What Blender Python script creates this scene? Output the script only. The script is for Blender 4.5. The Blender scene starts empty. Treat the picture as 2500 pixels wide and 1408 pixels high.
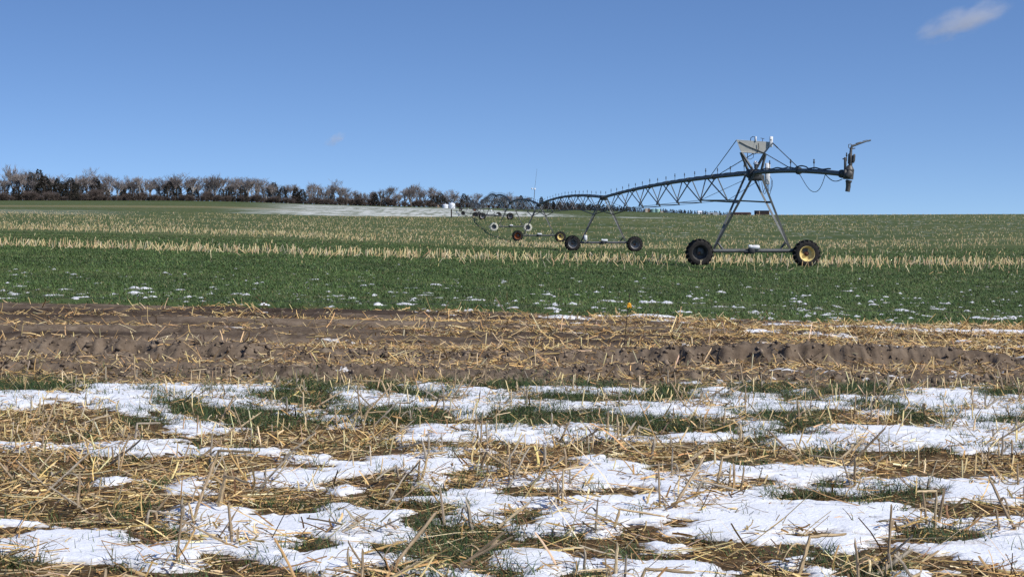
import bpy, math, random
import numpy as np
from mathutils import Vector, Matrix

random.seed(7)
RNG = np.random.default_rng(11)
sc = bpy.context.scene
COL = sc.collection
R = math.radians

# ------------------------------------------------------------------ camera, sky, sun, exposure
F = 4300.0                      # focal length in pixels of the 2500 px wide photograph
CAM_Z = 1.6
cam_d = bpy.data.cameras.new('camera')
cam_d.sensor_width = 36.0
cam_d.lens = 36.0 * F / 2500.0
cam_d.shift_y = -204.0 / 2500.0
cam_d.clip_start = 0.1
cam_d.clip_end = 30000.0
cam = bpy.data.objects.new('camera', cam_d)
COL.objects.link(cam)
cam.location = (0, 0, CAM_Z)
cam.rotation_euler = (R(90), 0, 0)
sc.camera = cam

SUN = Vector((0.63, -0.40, 0.67)).normalized()
SUN_EL = math.asin(SUN.z)
SUN_AZ = math.atan2(SUN.x, SUN.y)
world = bpy.data.worlds.new('World')
sc.world = world
world.use_nodes = True
wn, wl = world.node_tree.nodes, world.node_tree.links
wn.clear()
w_out = wn.new('ShaderNodeOutputWorld')
w_bg = wn.new('ShaderNodeBackground')
w_sky = wn.new('ShaderNodeTexSky')
w_sky.sky_type = 'NISHITA'
w_sky.sun_disc = False
w_sky.sun_elevation = SUN_EL
w_sky.sun_rotation = SUN_AZ
w_sky.altitude = 900
w_sky.air_density = 1.0
w_sky.dust_density = 0.6
w_sky.ozone_density = 2.0
# the clear winter air darkens quickly above the horizon: steepen the elevation
w_tc = wn.new('ShaderNodeTexCoord')
w_mul = wn.new('ShaderNodeVectorMath'); w_mul.operation = 'MULTIPLY'; w_mul.inputs[1].default_value = (1, 1, 1.9)
w_add = wn.new('ShaderNodeVectorMath'); w_add.operation = 'ADD'; w_add.inputs[1].default_value = (0, 0, 0.145)
w_nrm = wn.new('ShaderNodeVectorMath'); w_nrm.operation = 'NORMALIZE'
wl.new(w_tc.outputs['Generated'], w_mul.inputs[0])
wl.new(w_mul.outputs[0], w_add.inputs[0])
wl.new(w_add.outputs[0], w_nrm.inputs[0])
wl.new(w_nrm.outputs[0], w_sky.inputs[0])
w_hsv = wn.new('ShaderNodeHueSaturation'); w_hsv.inputs['Saturation'].default_value = 1.17; w_hsv.inputs['Hue'].default_value = 0.508
wl.new(w_sky.outputs[0], w_hsv.inputs['Color'])
wl.new(w_hsv.outputs[0], w_bg.inputs['Color'])
w_bg.inputs['Strength'].default_value = 0.15
wl.new(w_bg.outputs[0], w_out.inputs['Surface'])

sun_d = bpy.data.lights.new('sun', 'SUN')
sun_d.energy = 4.6
sun_d.angle = R(0.53)
sun_d.color = (1.0, 0.955, 0.88)
sun_o = bpy.data.objects.new('sun', sun_d)
COL.objects.link(sun_o)
sun_o.rotation_euler = SUN.to_track_quat('Z', 'Y').to_euler()

sc.view_settings.view_transform = 'Standard'
sc.view_settings.look = 'None'
sc.view_settings.exposure = 0.0
sc.view_settings.gamma = 1.0
sc.view_settings.use_curve_mapping = False
sc.cycles.max_bounces = 6
sc.cycles.volume_bounces = 1

# ------------------------------------------------------------------ helpers: naming
def tag(o, label=None, cat=None, group=None, kind=None):
    if label: o['label'] = label
    if cat: o['category'] = cat
    if group: o['group'] = group
    if kind: o['kind'] = kind
    return o

def empty(name, loc, label, cat, group=None):
    o = bpy.data.objects.new(name, None)
    COL.objects.link(o)
    o.location = loc
    o.empty_display_size = 0.2
    return tag(o, label, cat, group)

def link(name, me, parent=None, loc=(0, 0, 0), rot=(0, 0, 0), scale=(1, 1, 1)):
    o = bpy.data.objects.new(name, me)
    COL.objects.link(o)
    o.location, o.rotation_euler, o.scale = loc, rot, scale
    if parent: o.parent = parent
    return o

# ------------------------------------------------------------------ helpers: noise
def _hash(ix, iy, seed):
    n = (ix * 374761393 + iy * 668265263 + seed * 1442695041) & 0xffffffff
    n = ((n ^ (n >> 13)) * 1274126177) & 0xffffffff
    return (n ^ (n >> 16)) / 4294967296.0

def perlin(x, y, seed=0):
    x = np.asarray(x, float); y = np.asarray(y, float)
    x0 = np.floor(x).astype(np.int64); y0 = np.floor(y).astype(np.int64)
    fx, fy = x - x0, y - y0
    def g(ix, iy, dx, dy):
        a = _hash(ix, iy, seed) * 6.2831853
        return np.cos(a) * dx + np.sin(a) * dy
    u = fx * fx * fx * (fx * (fx * 6 - 15) + 10)
    v = fy * fy * fy * (fy * (fy * 6 - 15) + 10)
    a = g(x0, y0, fx, fy) * (1 - u) + g(x0 + 1, y0, fx - 1, fy) * u
    b = g(x0, y0 + 1, fx, fy - 1) * (1 - u) + g(x0 + 1, y0 + 1, fx - 1, fy - 1) * u
    return (a * (1 - v) + b * v) * 1.5

def fbm(x, y, octv=4, seed=0, gain=0.5):
    s, amp, tot = 0.0, 1.0, 0.0
    for k in range(octv):
        s = s + amp * perlin(x * 2 ** k + 17.3 * k, y * 2 ** k - 9.1 * k, seed + k)
        tot += amp; amp *= gain
    return s / tot * 1.35

def sstep(a, b, x):
    t = np.clip((x - a) / (b - a), 0, 1)
    return t * t * (3 - 2 * t)

# ------------------------------------------------------------------ the lie of the land
# photo height of the ground at a distance, for nine bearings: gives the rolling field
TX = np.array([0, 540, 700, 1000, 1250, 1500, 1700, 1900, 2500.0]) - 1250
TT = {
    16:  [920, 924, 926, 928, 930, 932, 934, 936, 940],
    26:  [735, 744, 748, 755, 762, 771, 776, 782, 800],
    40:  [668, 680, 683, 688, 693, 699, 703, 708, 720],
    70:  [606, 624, 628, 638, 645, 648, 649, 651, 657],
    84:  [597, 612, 616, 624, 629, 634, 637, 640, 645],
    100: [586, 600, 604, 614, 619, 623, 625, 627, 629],
    121: [574, 588, 592, 603, 611, 615, 617, 618, 617],
    150: [557, 570, 575, 589, 600, 603, 604, 603, 597],
    176: [545, 558, 563, 577, 591, 594, 594, 591, 583],
    223: [531, 544, 548, 560, 567, 569, 572, 571, 563],
    272: [519, 530, 534, 537, 534, 541, 548, 551, 547],
    300: [513, 520, 526, 528, 528, 528, 536, 540, 538],
    323: [509, 514, 519, 531, 532, 530, 530, 533, 532],
    374: [503, 507, 511, 541, 550, 541, 525, 526.5, 526],
    426: [499, 502, 507, 532, 545, 540, 523, 525, 522],
    477: [495, 499, 504, 521, 530, 532, 522, 527, 526],
    529: [492, 496, 501, 513, 516.5, 524, 522, 531, 535],
    650: [489.5, 492.5, 499, 508.5, 512, 519, 521, 534, 545],
    750: [489, 489.5, 497.5, 506.5, 510.5, 517, 521, 535, 548],
    950: [490, 489.5, 497, 505, 509, 516, 520.5, 535, 550],
    1500: [491, 490, 497, 505.5, 509, 516, 520, 534, 552],
    4500: [493, 492, 499, 507, 511, 518, 522, 536, 554],
}
_tY = np.array(sorted(TT)); _tz = np.array([[CAM_Z - (v - 500) * Y / F for v in TT[Y]] for Y in _tY])
_ly = np.linspace(math.log(6), math.log(4500), 420)
_us = np.linspace(-1500, 1500, 121)
_Yf = np.exp(_ly)
_cy = np.concatenate([[6, 10, 13], _tY]); _cz = np.vstack([np.zeros((3, 9)), _tz])
_A = np.array([np.interp(_Yf, _cy, _cz[:, k]) for k in range(9)]).T
ZT = np.array([np.interp(_us, TX, _A[i]) for i in range(len(_Yf))])
def _blur(a, s, ax):
    k = np.exp(-0.5 * (np.arange(-int(3 * s) - 1, int(3 * s) + 2) / s) ** 2); k /= k.sum()
    h = len(k) // 2
    pad = [(0, 0), (0, 0)]; pad[ax] = (h, h)
    return np.apply_along_axis(lambda v: np.convolve(v, k, 'valid'), ax, np.pad(a, pad, mode='edge'))
ZT = _blur(_blur(ZT, 1.6, 0), 5.0, 1)

def zland(X, Y):
    X = np.asarray(X, float); Yc = np.clip(Y, 6.0, 4499.0)
    u = np.clip(X / Yc * F, -1499, 1499)
    fi = (np.log(Yc) - _ly[0]) / (_ly[1] - _ly[0]); fj = (u + 1500) / 25.0
    i = np.clip(fi.astype(int), 0, len(_ly) - 2); j = np.clip(fj.astype(int), 0, len(_us) - 2)
    a, b = fi - i, fj - j
    return (ZT[i, j] * (1 - a) + ZT[i + 1, j] * a) * (1 - b) + (ZT[i, j + 1] * (1 - a) + ZT[i + 1, j + 1] * a) * b

def bump(Y, c, front, back):
    d = Y - c
    return np.where(d < 0, np.clip(1 + d / front, 0, 1) ** 0.7, np.exp(-(np.clip(d, 0, None) / back) ** 2))

def mud_edge(X):          # where the worked soil meets the green crop
    return 26.0 + 0.35 * perlin(X * 0.5, 3.3, 5) + 0.15 * perlin(X * 2.1, 1.3, 6)

def mud_mask(X, Y):
    e0 = 15.7 + 0.5 * perlin(X * 0.6, 7.7, 8) + 0.25 * perlin(X * 2.3, 5.1, 9)
    return sstep(-0.35, 0.35, Y - e0) * (1 - sstep(-0.12, 0.12, Y - mud_edge(X)))

def wheel_track(X, Y):    # bare strips pressed by the machine's wheels
    n = 0.5 + 0.5 * sstep(-.3, .3, perlin(X * 0.9, Y, 44))
    t1 = np.exp(-((Y - 69.9 + .01 * X) / .32) ** 4) * sstep(-1.5, 2.5, X) * (1 - sstep(12, 14, X))
    t2 = np.exp(-((Y - 121) / .45) ** 4) * sstep(-1, 2, X) * (1 - sstep(9, 10, X))
    return np.clip((t1 + t2) * n, 0, 1)

def zrut(X, Y):
    m = mud_mask(X, Y)
    n1 = np.clip(0.62 + 0.9 * perlin(X * 0.45, 0.7, 21), 0.12, 1.15)
    n2 = np.clip(0.5 + 0.9 * perlin(X * 0.6 + 4, 2.7, 22), 0.05, 1.1)
    w = 0.22 * perlin(X * 0.5, 9.1, 23) + 0.09 * perlin(X * 3.0, 4.1, 24)
    crk = 0.10 * perlin(X * 6.5, Y * 0.8, 28) + 0.06 * perlin(X * 15, Y * 2, 29)
    b1 = 0.18 * n1 * bump(Y + w + crk, 18.5, 0.17, 0.55) * (0.75 + 0.25 * sstep(-2, 1, X))
    b2 = 0.13 * n2 * bump(Y + w * 0.8 + crk, 16.55, 0.14, 0.4)
    yw = Y + 0.16 * perlin(X * 0.25, 5.5, 27)
    b3 = sum(-a * np.exp(-((yw - c) / w_) ** 2) + a * .5 * np.exp(-((yw - c - 2.0 * w_) / w_) ** 2) for a, c, w_ in ((.09, 20.3, .22), (.08, 21.5, .2), (.10, 22.7, .26), (.08, 24.1, .24), (.06, 25.2, .2)))
    rough = np.exp(-((Y - 17.8) / 2.0) ** 2)
    rid = 1 - np.abs(fbm(X * 2.6 + Y * 1.6, Y * 4.0, 4, 31, 0.65)) * 1.6
    cl = (np.clip(rid, -0.6, 1) * 0.052 + fbm(X * 8, Y * 13, 3, 35, 0.65) * 0.034 - 0.04) * (0.28 + rough)
    return m * (b1 + b2 + b3 + cl - 0.02)

def ground(X, Y):
    near = (Y > 5) & (Y < 40)
    z = zland(X, Y)
    fine = np.where(near, 0.018 * fbm(X * 1.3, Y * 1.3, 3, 41) + zrut(X, Y), 0.0)
    field = np.where(Y > 26, 0.03 * sstep(0, 0.5, Y - mud_edge(X)), 0)
    return z + fine + field

def img(X, Y, z=None):
    z = zland(X, Y) if z is None else z
    return 1250 + F * X / Y, 500 + (CAM_Z - z) * F / Y

def at(px, Y, py=None):
    X = (px - 1250) * Y / F
    z = float(zland(np.array([X]), np.array([Y]))[0]) if py is None else CAM_Z - (py - 500) * Y / F
    return Vector((X, Y, z))

# what covers the near ground (snow W, straw s, grass g, bare soil m): 1 m or so per letter
COVER = {
 930: 'sgsssssgsssggsgsssgsggsss', 950: 'ggWWWWWgWgWWgWWWgWgWggWWg', 970: 'WWWWWWggWWgWWggggWWgWWWWW',
 990: 'WsWWgWWgWWWWWWWWWWWWWgWWW', 1010: 'sssWgggWgggWgggWWWggsWgWW', 1030: 'sssgWgggWggsgggggsWgssgWg',
 1050: 'ssssWWgsssWWWWWgggWgWWWWW', 1070: 'sssssssssWWWWWWWWWgWWWWWW', 1090: 'WWWWWsssssssssssssgWWWWWW',
 1105: 'ssWWWWWsssWWssssssssgmgWW', 1120: 'sssssssWsWWsssWssssssmmss', 1140: 'ssssssssWWWWssWWsWgWWssss',
 1160: 'ssssssWWWsWssWWWWWWWWssss', 1180: 'ssWsWsWWssWsWWWWWWsWgWWWW', 1200: 'ssssWsssWsgWssssWsWsWggWW',
 1220: 'ssssssssssWWWWWWWWWgggsWW', 1240: 'ssssWWsgWggWWWWWWWWWWWggs', 1260: 'sssgWWWWWWsWssWWWWWWWWWss',
 1280: 'WsssWWWWWWgWgWWWsWWWWWWWW', 1300: 'sWWsgWWWWWggWWWsWWWsWWsgW', 1320: 'WWWsgWWsWWgsggssssWWWWsgW',
 1340: 'WWWWWWWgWgggssssWsggWsWWW', 1360: 'WWWWWgWWWWggWWsgsssggssWW', 1380: 'gssWWsgWWsgsWWWWWssWggssW',
 1400: 'ssssgsssWgWWgWgWWWsgWgWss'}
_ck = np.array(sorted(COVER), float)
def _layer(ch): return np.array([[1.0 if c == ch else 0.0 for c in COVER[int(k)]] for k in _ck])
L_SNOW, L_STRAW, L_GRASS = _layer('W'), _layer('s'), _layer('g')

def cover(L, X, Y, warp=1.0):
    wx = 0.14 * fbm(X * 1.9, Y * 1.9, 3, 51) * warp; wy = 0.17 * fbm(X * 1.7 + 5, Y * 1.7, 3, 55) * warp
    Xw = X + wx; Yw = np.clip(Y + wy, 6.0, 40)
    px, py = img(Xw, Yw, 0.0)
    px = np.abs(px); px = np.where(px > 2500, 5000 - px, px); px = np.clip(px, 0, 2499)
    py = np.where(py > 1408, 2816 - py, py)
    fi = np.interp(py, _ck, np.arange(len(_ck)), left=-9)
    inside = fi >= 0
    fi = np.clip(fi, 0, len(_ck) - 1.001); fj = np.clip(px / 100.0 - 0.5, 0, 23.999)
    i = fi.astype(int); j = fj.astype(int); a = fi - i; b = fj - j
    v = (L[i, j] * (1 - a) + L[i + 1, j] * a) * (1 - b) + (L[i, j + 1] * (1 - a) + L[i + 1, j + 1] * a) * b
    return np.where(inside, v, 0)

def snow_t(X, Y):          # thickness of the snow, below zero where there is none
    X = np.asarray(X, float); Y = np.asarray(Y, float)
    n = 0.36 * fbm(X * 2.6, Y * 5.0, 4, 61, 0.66) + 0.40 * fbm(X * 10, Y * 13, 4, 66, 0.75) + 0.09 - 0.05 * sstep(11, 15, Y) - (0.22 + 0.28 * sstep(9.5, 12.5, Y)) * sstep(0.22, 0.62, perlin(X * 4.2, Y * 5.6, 64) + 0.5 * perlin(X * 11, Y * 12, 65)) - 0.22 * sstep(0.3, 0.6, perlin(X * 2.0 + 3, Y * 4.4, 67))
    n = np.maximum(n, -0.75)
    v1 = cover(L_SNOW, X, Y) + n - 0.46
    v1 = np.where(Y < 15.9, v1, -1)
    # scraps left in the worked soil, in lines across it, more of them to the right
    v2 = fbm(X * 0.75, Y * 3.4, 3, 71) + 0.35 * fbm(X * 4, Y * 8, 2, 75) - 0.62 + 0.035 * X + 0.03 * np.clip(X, 0, 6) + 0.42 * np.exp(-((Y - 25.3 + .1 * X) / 0.55) ** 2) * sstep(0, 3, X) + 0.30 * np.exp(-((Y - 21.4) / 0.5) ** 2) * sstep(1, 4, X) - 0.5 * np.exp(-((Y - 18.1) / 0.5) ** 2)
    v2 = np.where((Y > 15.4) & (Y < 26.2), v2, -1)
    # scraps between the green plants
    v3 = fbm(X * 2.2, Y * 1.1, 4, 81, 0.7) + 0.45 * fbm(X * 8, Y * 5, 3, 85, 0.7) - 0.47 + 0.12 * np.exp(-((Y - 28.5) / 4.0) ** 2) + 0.003 * np.clip(X, -10, 10) - 0.03 - 0.24 * sstep(36, 60, Y)
    v3 = np.where(Y > 26.1, v3, -1)
    v = np.maximum(np.maximum(v1, v2), v3)
    deep = np.where(Y < 15.9, 0.017, np.where(Y > 26, 0.034, 0.014))
    t = np.where(v > 0, deep * sstep(0, 0.45, v) + 0.003, v)
    und = 0.007 * fbm(X * 3.4, Y * 4.0, 3, 91) + 0.006 * fbm(X * 11, Y * 13, 3, 95, 0.6)
    return np.where(t > 0, np.maximum(t + und * sstep(0.01, 0.04, t), 0.002), t)

def surf(X, Y):
    return ground(X, Y) + np.clip(snow_t(X, Y), 0, None)

# ------------------------------------------------------------------ helpers: materials
def new_mat(name):
    m = bpy.data.materials.new(name); m.use_nodes = True
    nt = m.node_tree
    b = nt.nodes['Principled BSDF']
    return m, nt, b

def mat(name, col, rough=0.7, metal=0.0, var=0.0, scale=20.0, spec=0.3, bump=0.0):
    m, nt, b = new_mat(name)
    b.inputs['Roughness'].default_value = rough
    b.inputs['Metallic'].default_value = metal
    b.inputs['Specular IOR Level'].default_value = spec
    b.inputs['Base Color'].default_value = (*col, 1)
    if var or bump:
        tc = nt.nodes.new('ShaderNodeTexCoord'); nz = nt.nodes.new('ShaderNodeTexNoise')
        nz.inputs['Scale'].default_value = scale; nz.inputs['Detail'].default_value = 5; nz.inputs['Roughness'].default_value = 0.65
        nt.links.new(tc.outputs['Object'], nz.inputs['Vector'])
        if var:
            rp = nt.nodes.new('ShaderNodeValToRGB')
            rp.color_ramp.elements[0].position = 0.3; rp.color_ramp.elements[1].position = 0.72
            rp.color_ramp.elements[0].color = (*[c * (1 - var) for c in col], 1)
            rp.color_ramp.elements[1].color = (*[min(1, c * (1 + var)) for c in col], 1)
            nt.links.new(nz.outputs['Fac'], rp.inputs[0]); nt.links.new(rp.outputs[0], b.inputs['Base Color'])
        if bump:
            bp = nt.nodes.new('ShaderNodeBump'); bp.inputs['Strength'].default_value = bump; bp.inputs['Distance'].default_value = 0.02
            nt.links.new(nz.outputs['Fac'], bp.inputs['Height']); nt.links.new(bp.outputs[0], b.inputs['Normal'])
    return m

def mat_attr(name, rough=0.75, spec=0.25, trans=0.0):
    m, nt, b = new_mat(name)
    a = nt.nodes.new('ShaderNodeAttribute'); a.attribute_name = 'tint'
    nt.links.new(a.outputs['Color'], b.inputs['Base Color'])
    b.inputs['Roughness'].default_value = rough
    b.inputs['Specular IOR Level'].default_value = spec
    return m

def noise(nt, scale, detail=4, rough=0.6, sx=1, sy=1, sz=1, coord='Object'):
    tc = nt.nodes.new('ShaderNodeTexCoord'); mp = nt.nodes.new('ShaderNodeMapping')
    mp.inputs['Scale'].default_value = (sx, sy, sz)
    nz = nt.nodes.new('ShaderNodeTexNoise'); nz.inputs['Scale'].default_value = scale
    nz.inputs['Detail'].default_value = detail; nz.inputs['Roughness'].default_value = rough
    nt.links.new(tc.outputs[coord], mp.inputs[0]); nt.links.new(mp.outputs[0], nz.inputs['Vector'])
    return nz.outputs['Fac']

def ramp(nt, fac, stops):
    r = nt.nodes.new('ShaderNodeValToRGB'); el = r.color_ramp.elements
    while len(el) < len(stops): el.new(0.5)
    for e, (p, c) in zip(el, stops):
        e.position = p; e.color = (*c, 1) if len(c) == 3 else c
    nt.links.new(fac, r.inputs[0])
    return r.outputs[0]

def mixc(nt, fac, a, b):
    m = nt.nodes.new('ShaderNodeMix'); m.data_type = 'RGBA'
    if isinstance(fac, float): m.inputs[0].default_value = fac
    else: nt.links.new(fac, m.inputs[0])
    nt.links.new(a, m.inputs[6]); nt.links.new(b, m.inputs[7])
    return m.outputs[2]

def mth(nt, op, a, b=None):
    m = nt.nodes.new('ShaderNodeMath'); m.operation = op; m.use_clamp = False
    for i, v in enumerate((a, b)):
        if v is None: continue
        if isinstance(v, (int, float)): m.inputs[i].default_value = v
        else: nt.links.new(v, m.inputs[i])
    return m.outputs[0]

def attr(nt, name):
    a = nt.nodes.new('ShaderNodeAttribute'); a.attribute_name = name
    return a.outputs['Fac']

# ------------------------------------------------------------------ helpers: meshes
def mesh_np(name, verts, quads=None, tris=None, material=None, attrs=None, smooth=False):
    me = bpy.data.meshes.new(name)
    verts = np.asarray(verts, np.float32)
    q = np.zeros((0, 4), np.int32) if quads is None else np.asarray(quads, np.int32)
    t = np.zeros((0, 3), np.int32) if tris is None else np.asarray(tris, np.int32)
    me.vertices.add(len(verts)); me.vertices.foreach_set('co', verts.ravel())
    me.loops.add(q.size + t.size)
    me.loops.foreach_set('vertex_index', np.concatenate([q.ravel(), t.ravel()]))
    me.polygons.add(len(q) + len(t))
    st = np.concatenate([np.arange(len(q)) * 4, q.size + np.arange(len(t)) * 3])
    me.polygons.foreach_set('loop_start', st.astype(np.int32))
    if smooth: me.polygons.foreach_set('use_smooth', np.ones(len(q) + len(t), bool))
    for k, v in (attrs or {}).items():
        v = np.asarray(v, np.float32)
        if v.ndim == 1:
            a = me.attributes.new(k, 'FLOAT', 'POINT'); a.data.foreach_set('value', v)
        else:
            if v.shape[1] == 3: v = np.hstack([v, np.ones((len(v), 1), np.float32)])
            a = me.attributes.new(k, 'FLOAT_COLOR', 'POINT'); a.data.foreach_set('color', v.ravel())
    me.update(calc_edges=True)
    me.validate()
    if material: me.materials.append(material)
    return me

def grid_quads(nr, nc, keep=None):
    i = np.arange(nr - 1)[:, None] * nc + np.arange(nc - 1)[None, :]
    q = np.stack([i, i + 1, i + nc + 1, i + nc], -1).reshape(-1, 4)
    return q if keep is None else q[keep.ravel()]

def strips(P, D, B, S, N, L, W, prof, seg, fold=0.3):
    """Many folded strips at once: base P, direction D, bend B, side S, normal N, length L, width W."""
    n = len(P); t = np.linspace(0, 1, seg + 1)
    c = P[:, None] + (D * L[:, None])[:, None] * t[None, :, None] + (B * L[:, None])[:, None] * (t ** 2)[None, :, None]
    w = (W[:, None] * np.asarray(prof)[None, :])[..., None]
    a = c - S[:, None] * w * 0.5; b = c + S[:, None] * w * 0.5; m = c + N[:, None] * w * fold
    V = np.stack([a, m, b], 2).reshape(-1, 3)
    base = (np.arange(n) * (seg + 1) * 3)[:, None, None]
    k = (np.arange(seg) * 3)[None, :, None]
    q1 = np.array([0, 1, 4, 3])[None, None]; q2 = np.array([1, 2, 5, 4])[None, None]
    Q = np.concatenate([(base + k + q1).reshape(-1, 4), (base + k + q2).reshape(-1, 4)])
    return V, Q, (seg + 1) * 3

def unit(v): return v / np.maximum(np.linalg.norm(v, axis=1, keepdims=True), 1e-9)

class MB:
    """Collects shapes, builds ONE mesh."""
    def __init__(s): s.v = []; s.f = []
    def add(s, vs, fs):
        o = len(s.v); s.v += [tuple(v) for v in vs]; s.f += [tuple(i + o for i in f) for f in fs]
    def tube(s, pts, r, n=8, caps=True):
        pts = [Vector(p) for p in pts]
        rs = r if isinstance(r, (list, tuple)) else [r] * len(pts)
        vs, fs = [], []
        prev = None
        for i, p in enumerate(pts):
            d = (pts[min(i + 1, len(pts) - 1)] - pts[max(i - 1, 0)]).normalized()
            if prev is None:
                ref = Vector((0, 0, 1)) if abs(d.z) < 0.9 else Vector((1, 0, 0))
                a = d.cross(ref).normalized()
            else:
                a = (prev - d * prev.dot(d)).normalized()
            b = d.cross(a); prev = a
            for k in range(n):
                an = 2 * math.pi * k / n
                vs.append(p + (a * math.cos(an) + b * math.sin(an)) * rs[i])
        for i in range(len(pts) - 1):
            for k in range(n):
                fs.append((i * n + k, i * n + (k + 1) % n, (i + 1) * n + (k + 1) % n, (i + 1) * n + k))
        if caps:
            fs.append(tuple(range(n - 1, -1, -1))); fs.append(tuple((len(pts) - 1) * n + k for k in range(n)))
        s.add(vs, fs); return s
    def box(s, c, size, M=None, bev=0.12):
        """Box with chamfered upright edges and a chamfered rim."""
        x, y, z = (v / 2 for v in size); b = bev * min(size)
        ring = [(x - b, -y), (x, -y + b), (x, y - b), (x - b, y), (-x + b, y), (-x, y - b), (-x, -y + b), (-x + b, -y)]
        inn = [(px * (1 - b / x * 0.7), py * (1 - b / y * 0.7)) for px, py in ring]
        vs = [(*p, -z) for p in inn] + [(*p, -z + b) for p in ring] + [(*p, z - b) for p in ring] + [(*p, z) for p in inn]
        fs = [tuple(range(7, -1, -1)), tuple(range(24, 32))]
        for l in range(3):
            for k in range(8): fs.append((l * 8 + k, l * 8 + (k + 1) % 8, l * 8 + 8 + (k + 1) % 8, l * 8 + 8 + k))
        M = M or Matrix.Identity(3); c = Vector(c)
        s.add([M @ Vector(v) + c for v in vs], fs); return s
    def angle_bar(s, p0, p1, w, t, out):
        """L-shaped steel between two points; out = direction the corner faces."""
        p0, p1, out = Vector(p0), Vector(p1), Vector(out)
        d = (p1 - p0).normalized(); a = (out - d * out.dot(d)).normalized(); b = d.cross(a)
        u, v = (a + b).normalized(), (a - b).normalized()
        sec = [(0, 0), (-w, 0), (-w, -t), (-t, -t), (-t, -w), (0, -w)]
        vs = [p + u * x + v * y + a * w * 0.35 for p in (p0, p1) for x, y in sec]
        fs = [(k, (k + 1) % 6, 6 + (k + 1) % 6, 6 + k) for k in range(6)] + [(0, 1, 2, 3), (0, 3, 4, 5), (6, 9, 8, 7), (6, 11, 10, 9)]
        s.add(vs, fs); return s
    def lathe(s, prof, n=24, M=None, c=(0, 0, 0)):
        """Profile of (radius, along) round the local Z axis."""
        M = M or Matrix.Identity(3); c = Vector(c); vs, fs = [], []
        for r, h in prof:
            for k in range(n):
                a = 2 * math.pi * k / n
                vs.append(M @ Vector((r * math.cos(a), r * math.sin(a), h)) + c)
        for i in range(len(prof) - 1):
            for k in range(n): fs.append((i * n + k, i * n + (k + 1) % n, (i + 1) * n + (k + 1) % n, (i + 1) * n + k))
        s.add(vs, fs); return s
    def mesh(s, name, material, smooth=False):
        me = bpy.data.meshes.new(name); me.from_pydata(s.v, [], s.f); me.validate()
        if smooth:
            me.polygons.foreach_set('use_smooth', np.ones(len(me.polygons), bool))
            try: me.set_sharp_from_angle(angle=R(40))
            except Exception: pass
        me.materials.append(material); me.update(); return me
    def build(s, name, material, parent=None, loc=(0, 0, 0), smooth=True, **k):
        return link(name, s.mesh(name, material, smooth), parent, loc, **k)

def copy_tree(o, parent=None):
    c = o.copy(); COL.objects.link(c)
    if parent: c.parent = parent
    for ch in list(o.children): copy_tree(ch, c)
    return c

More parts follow.
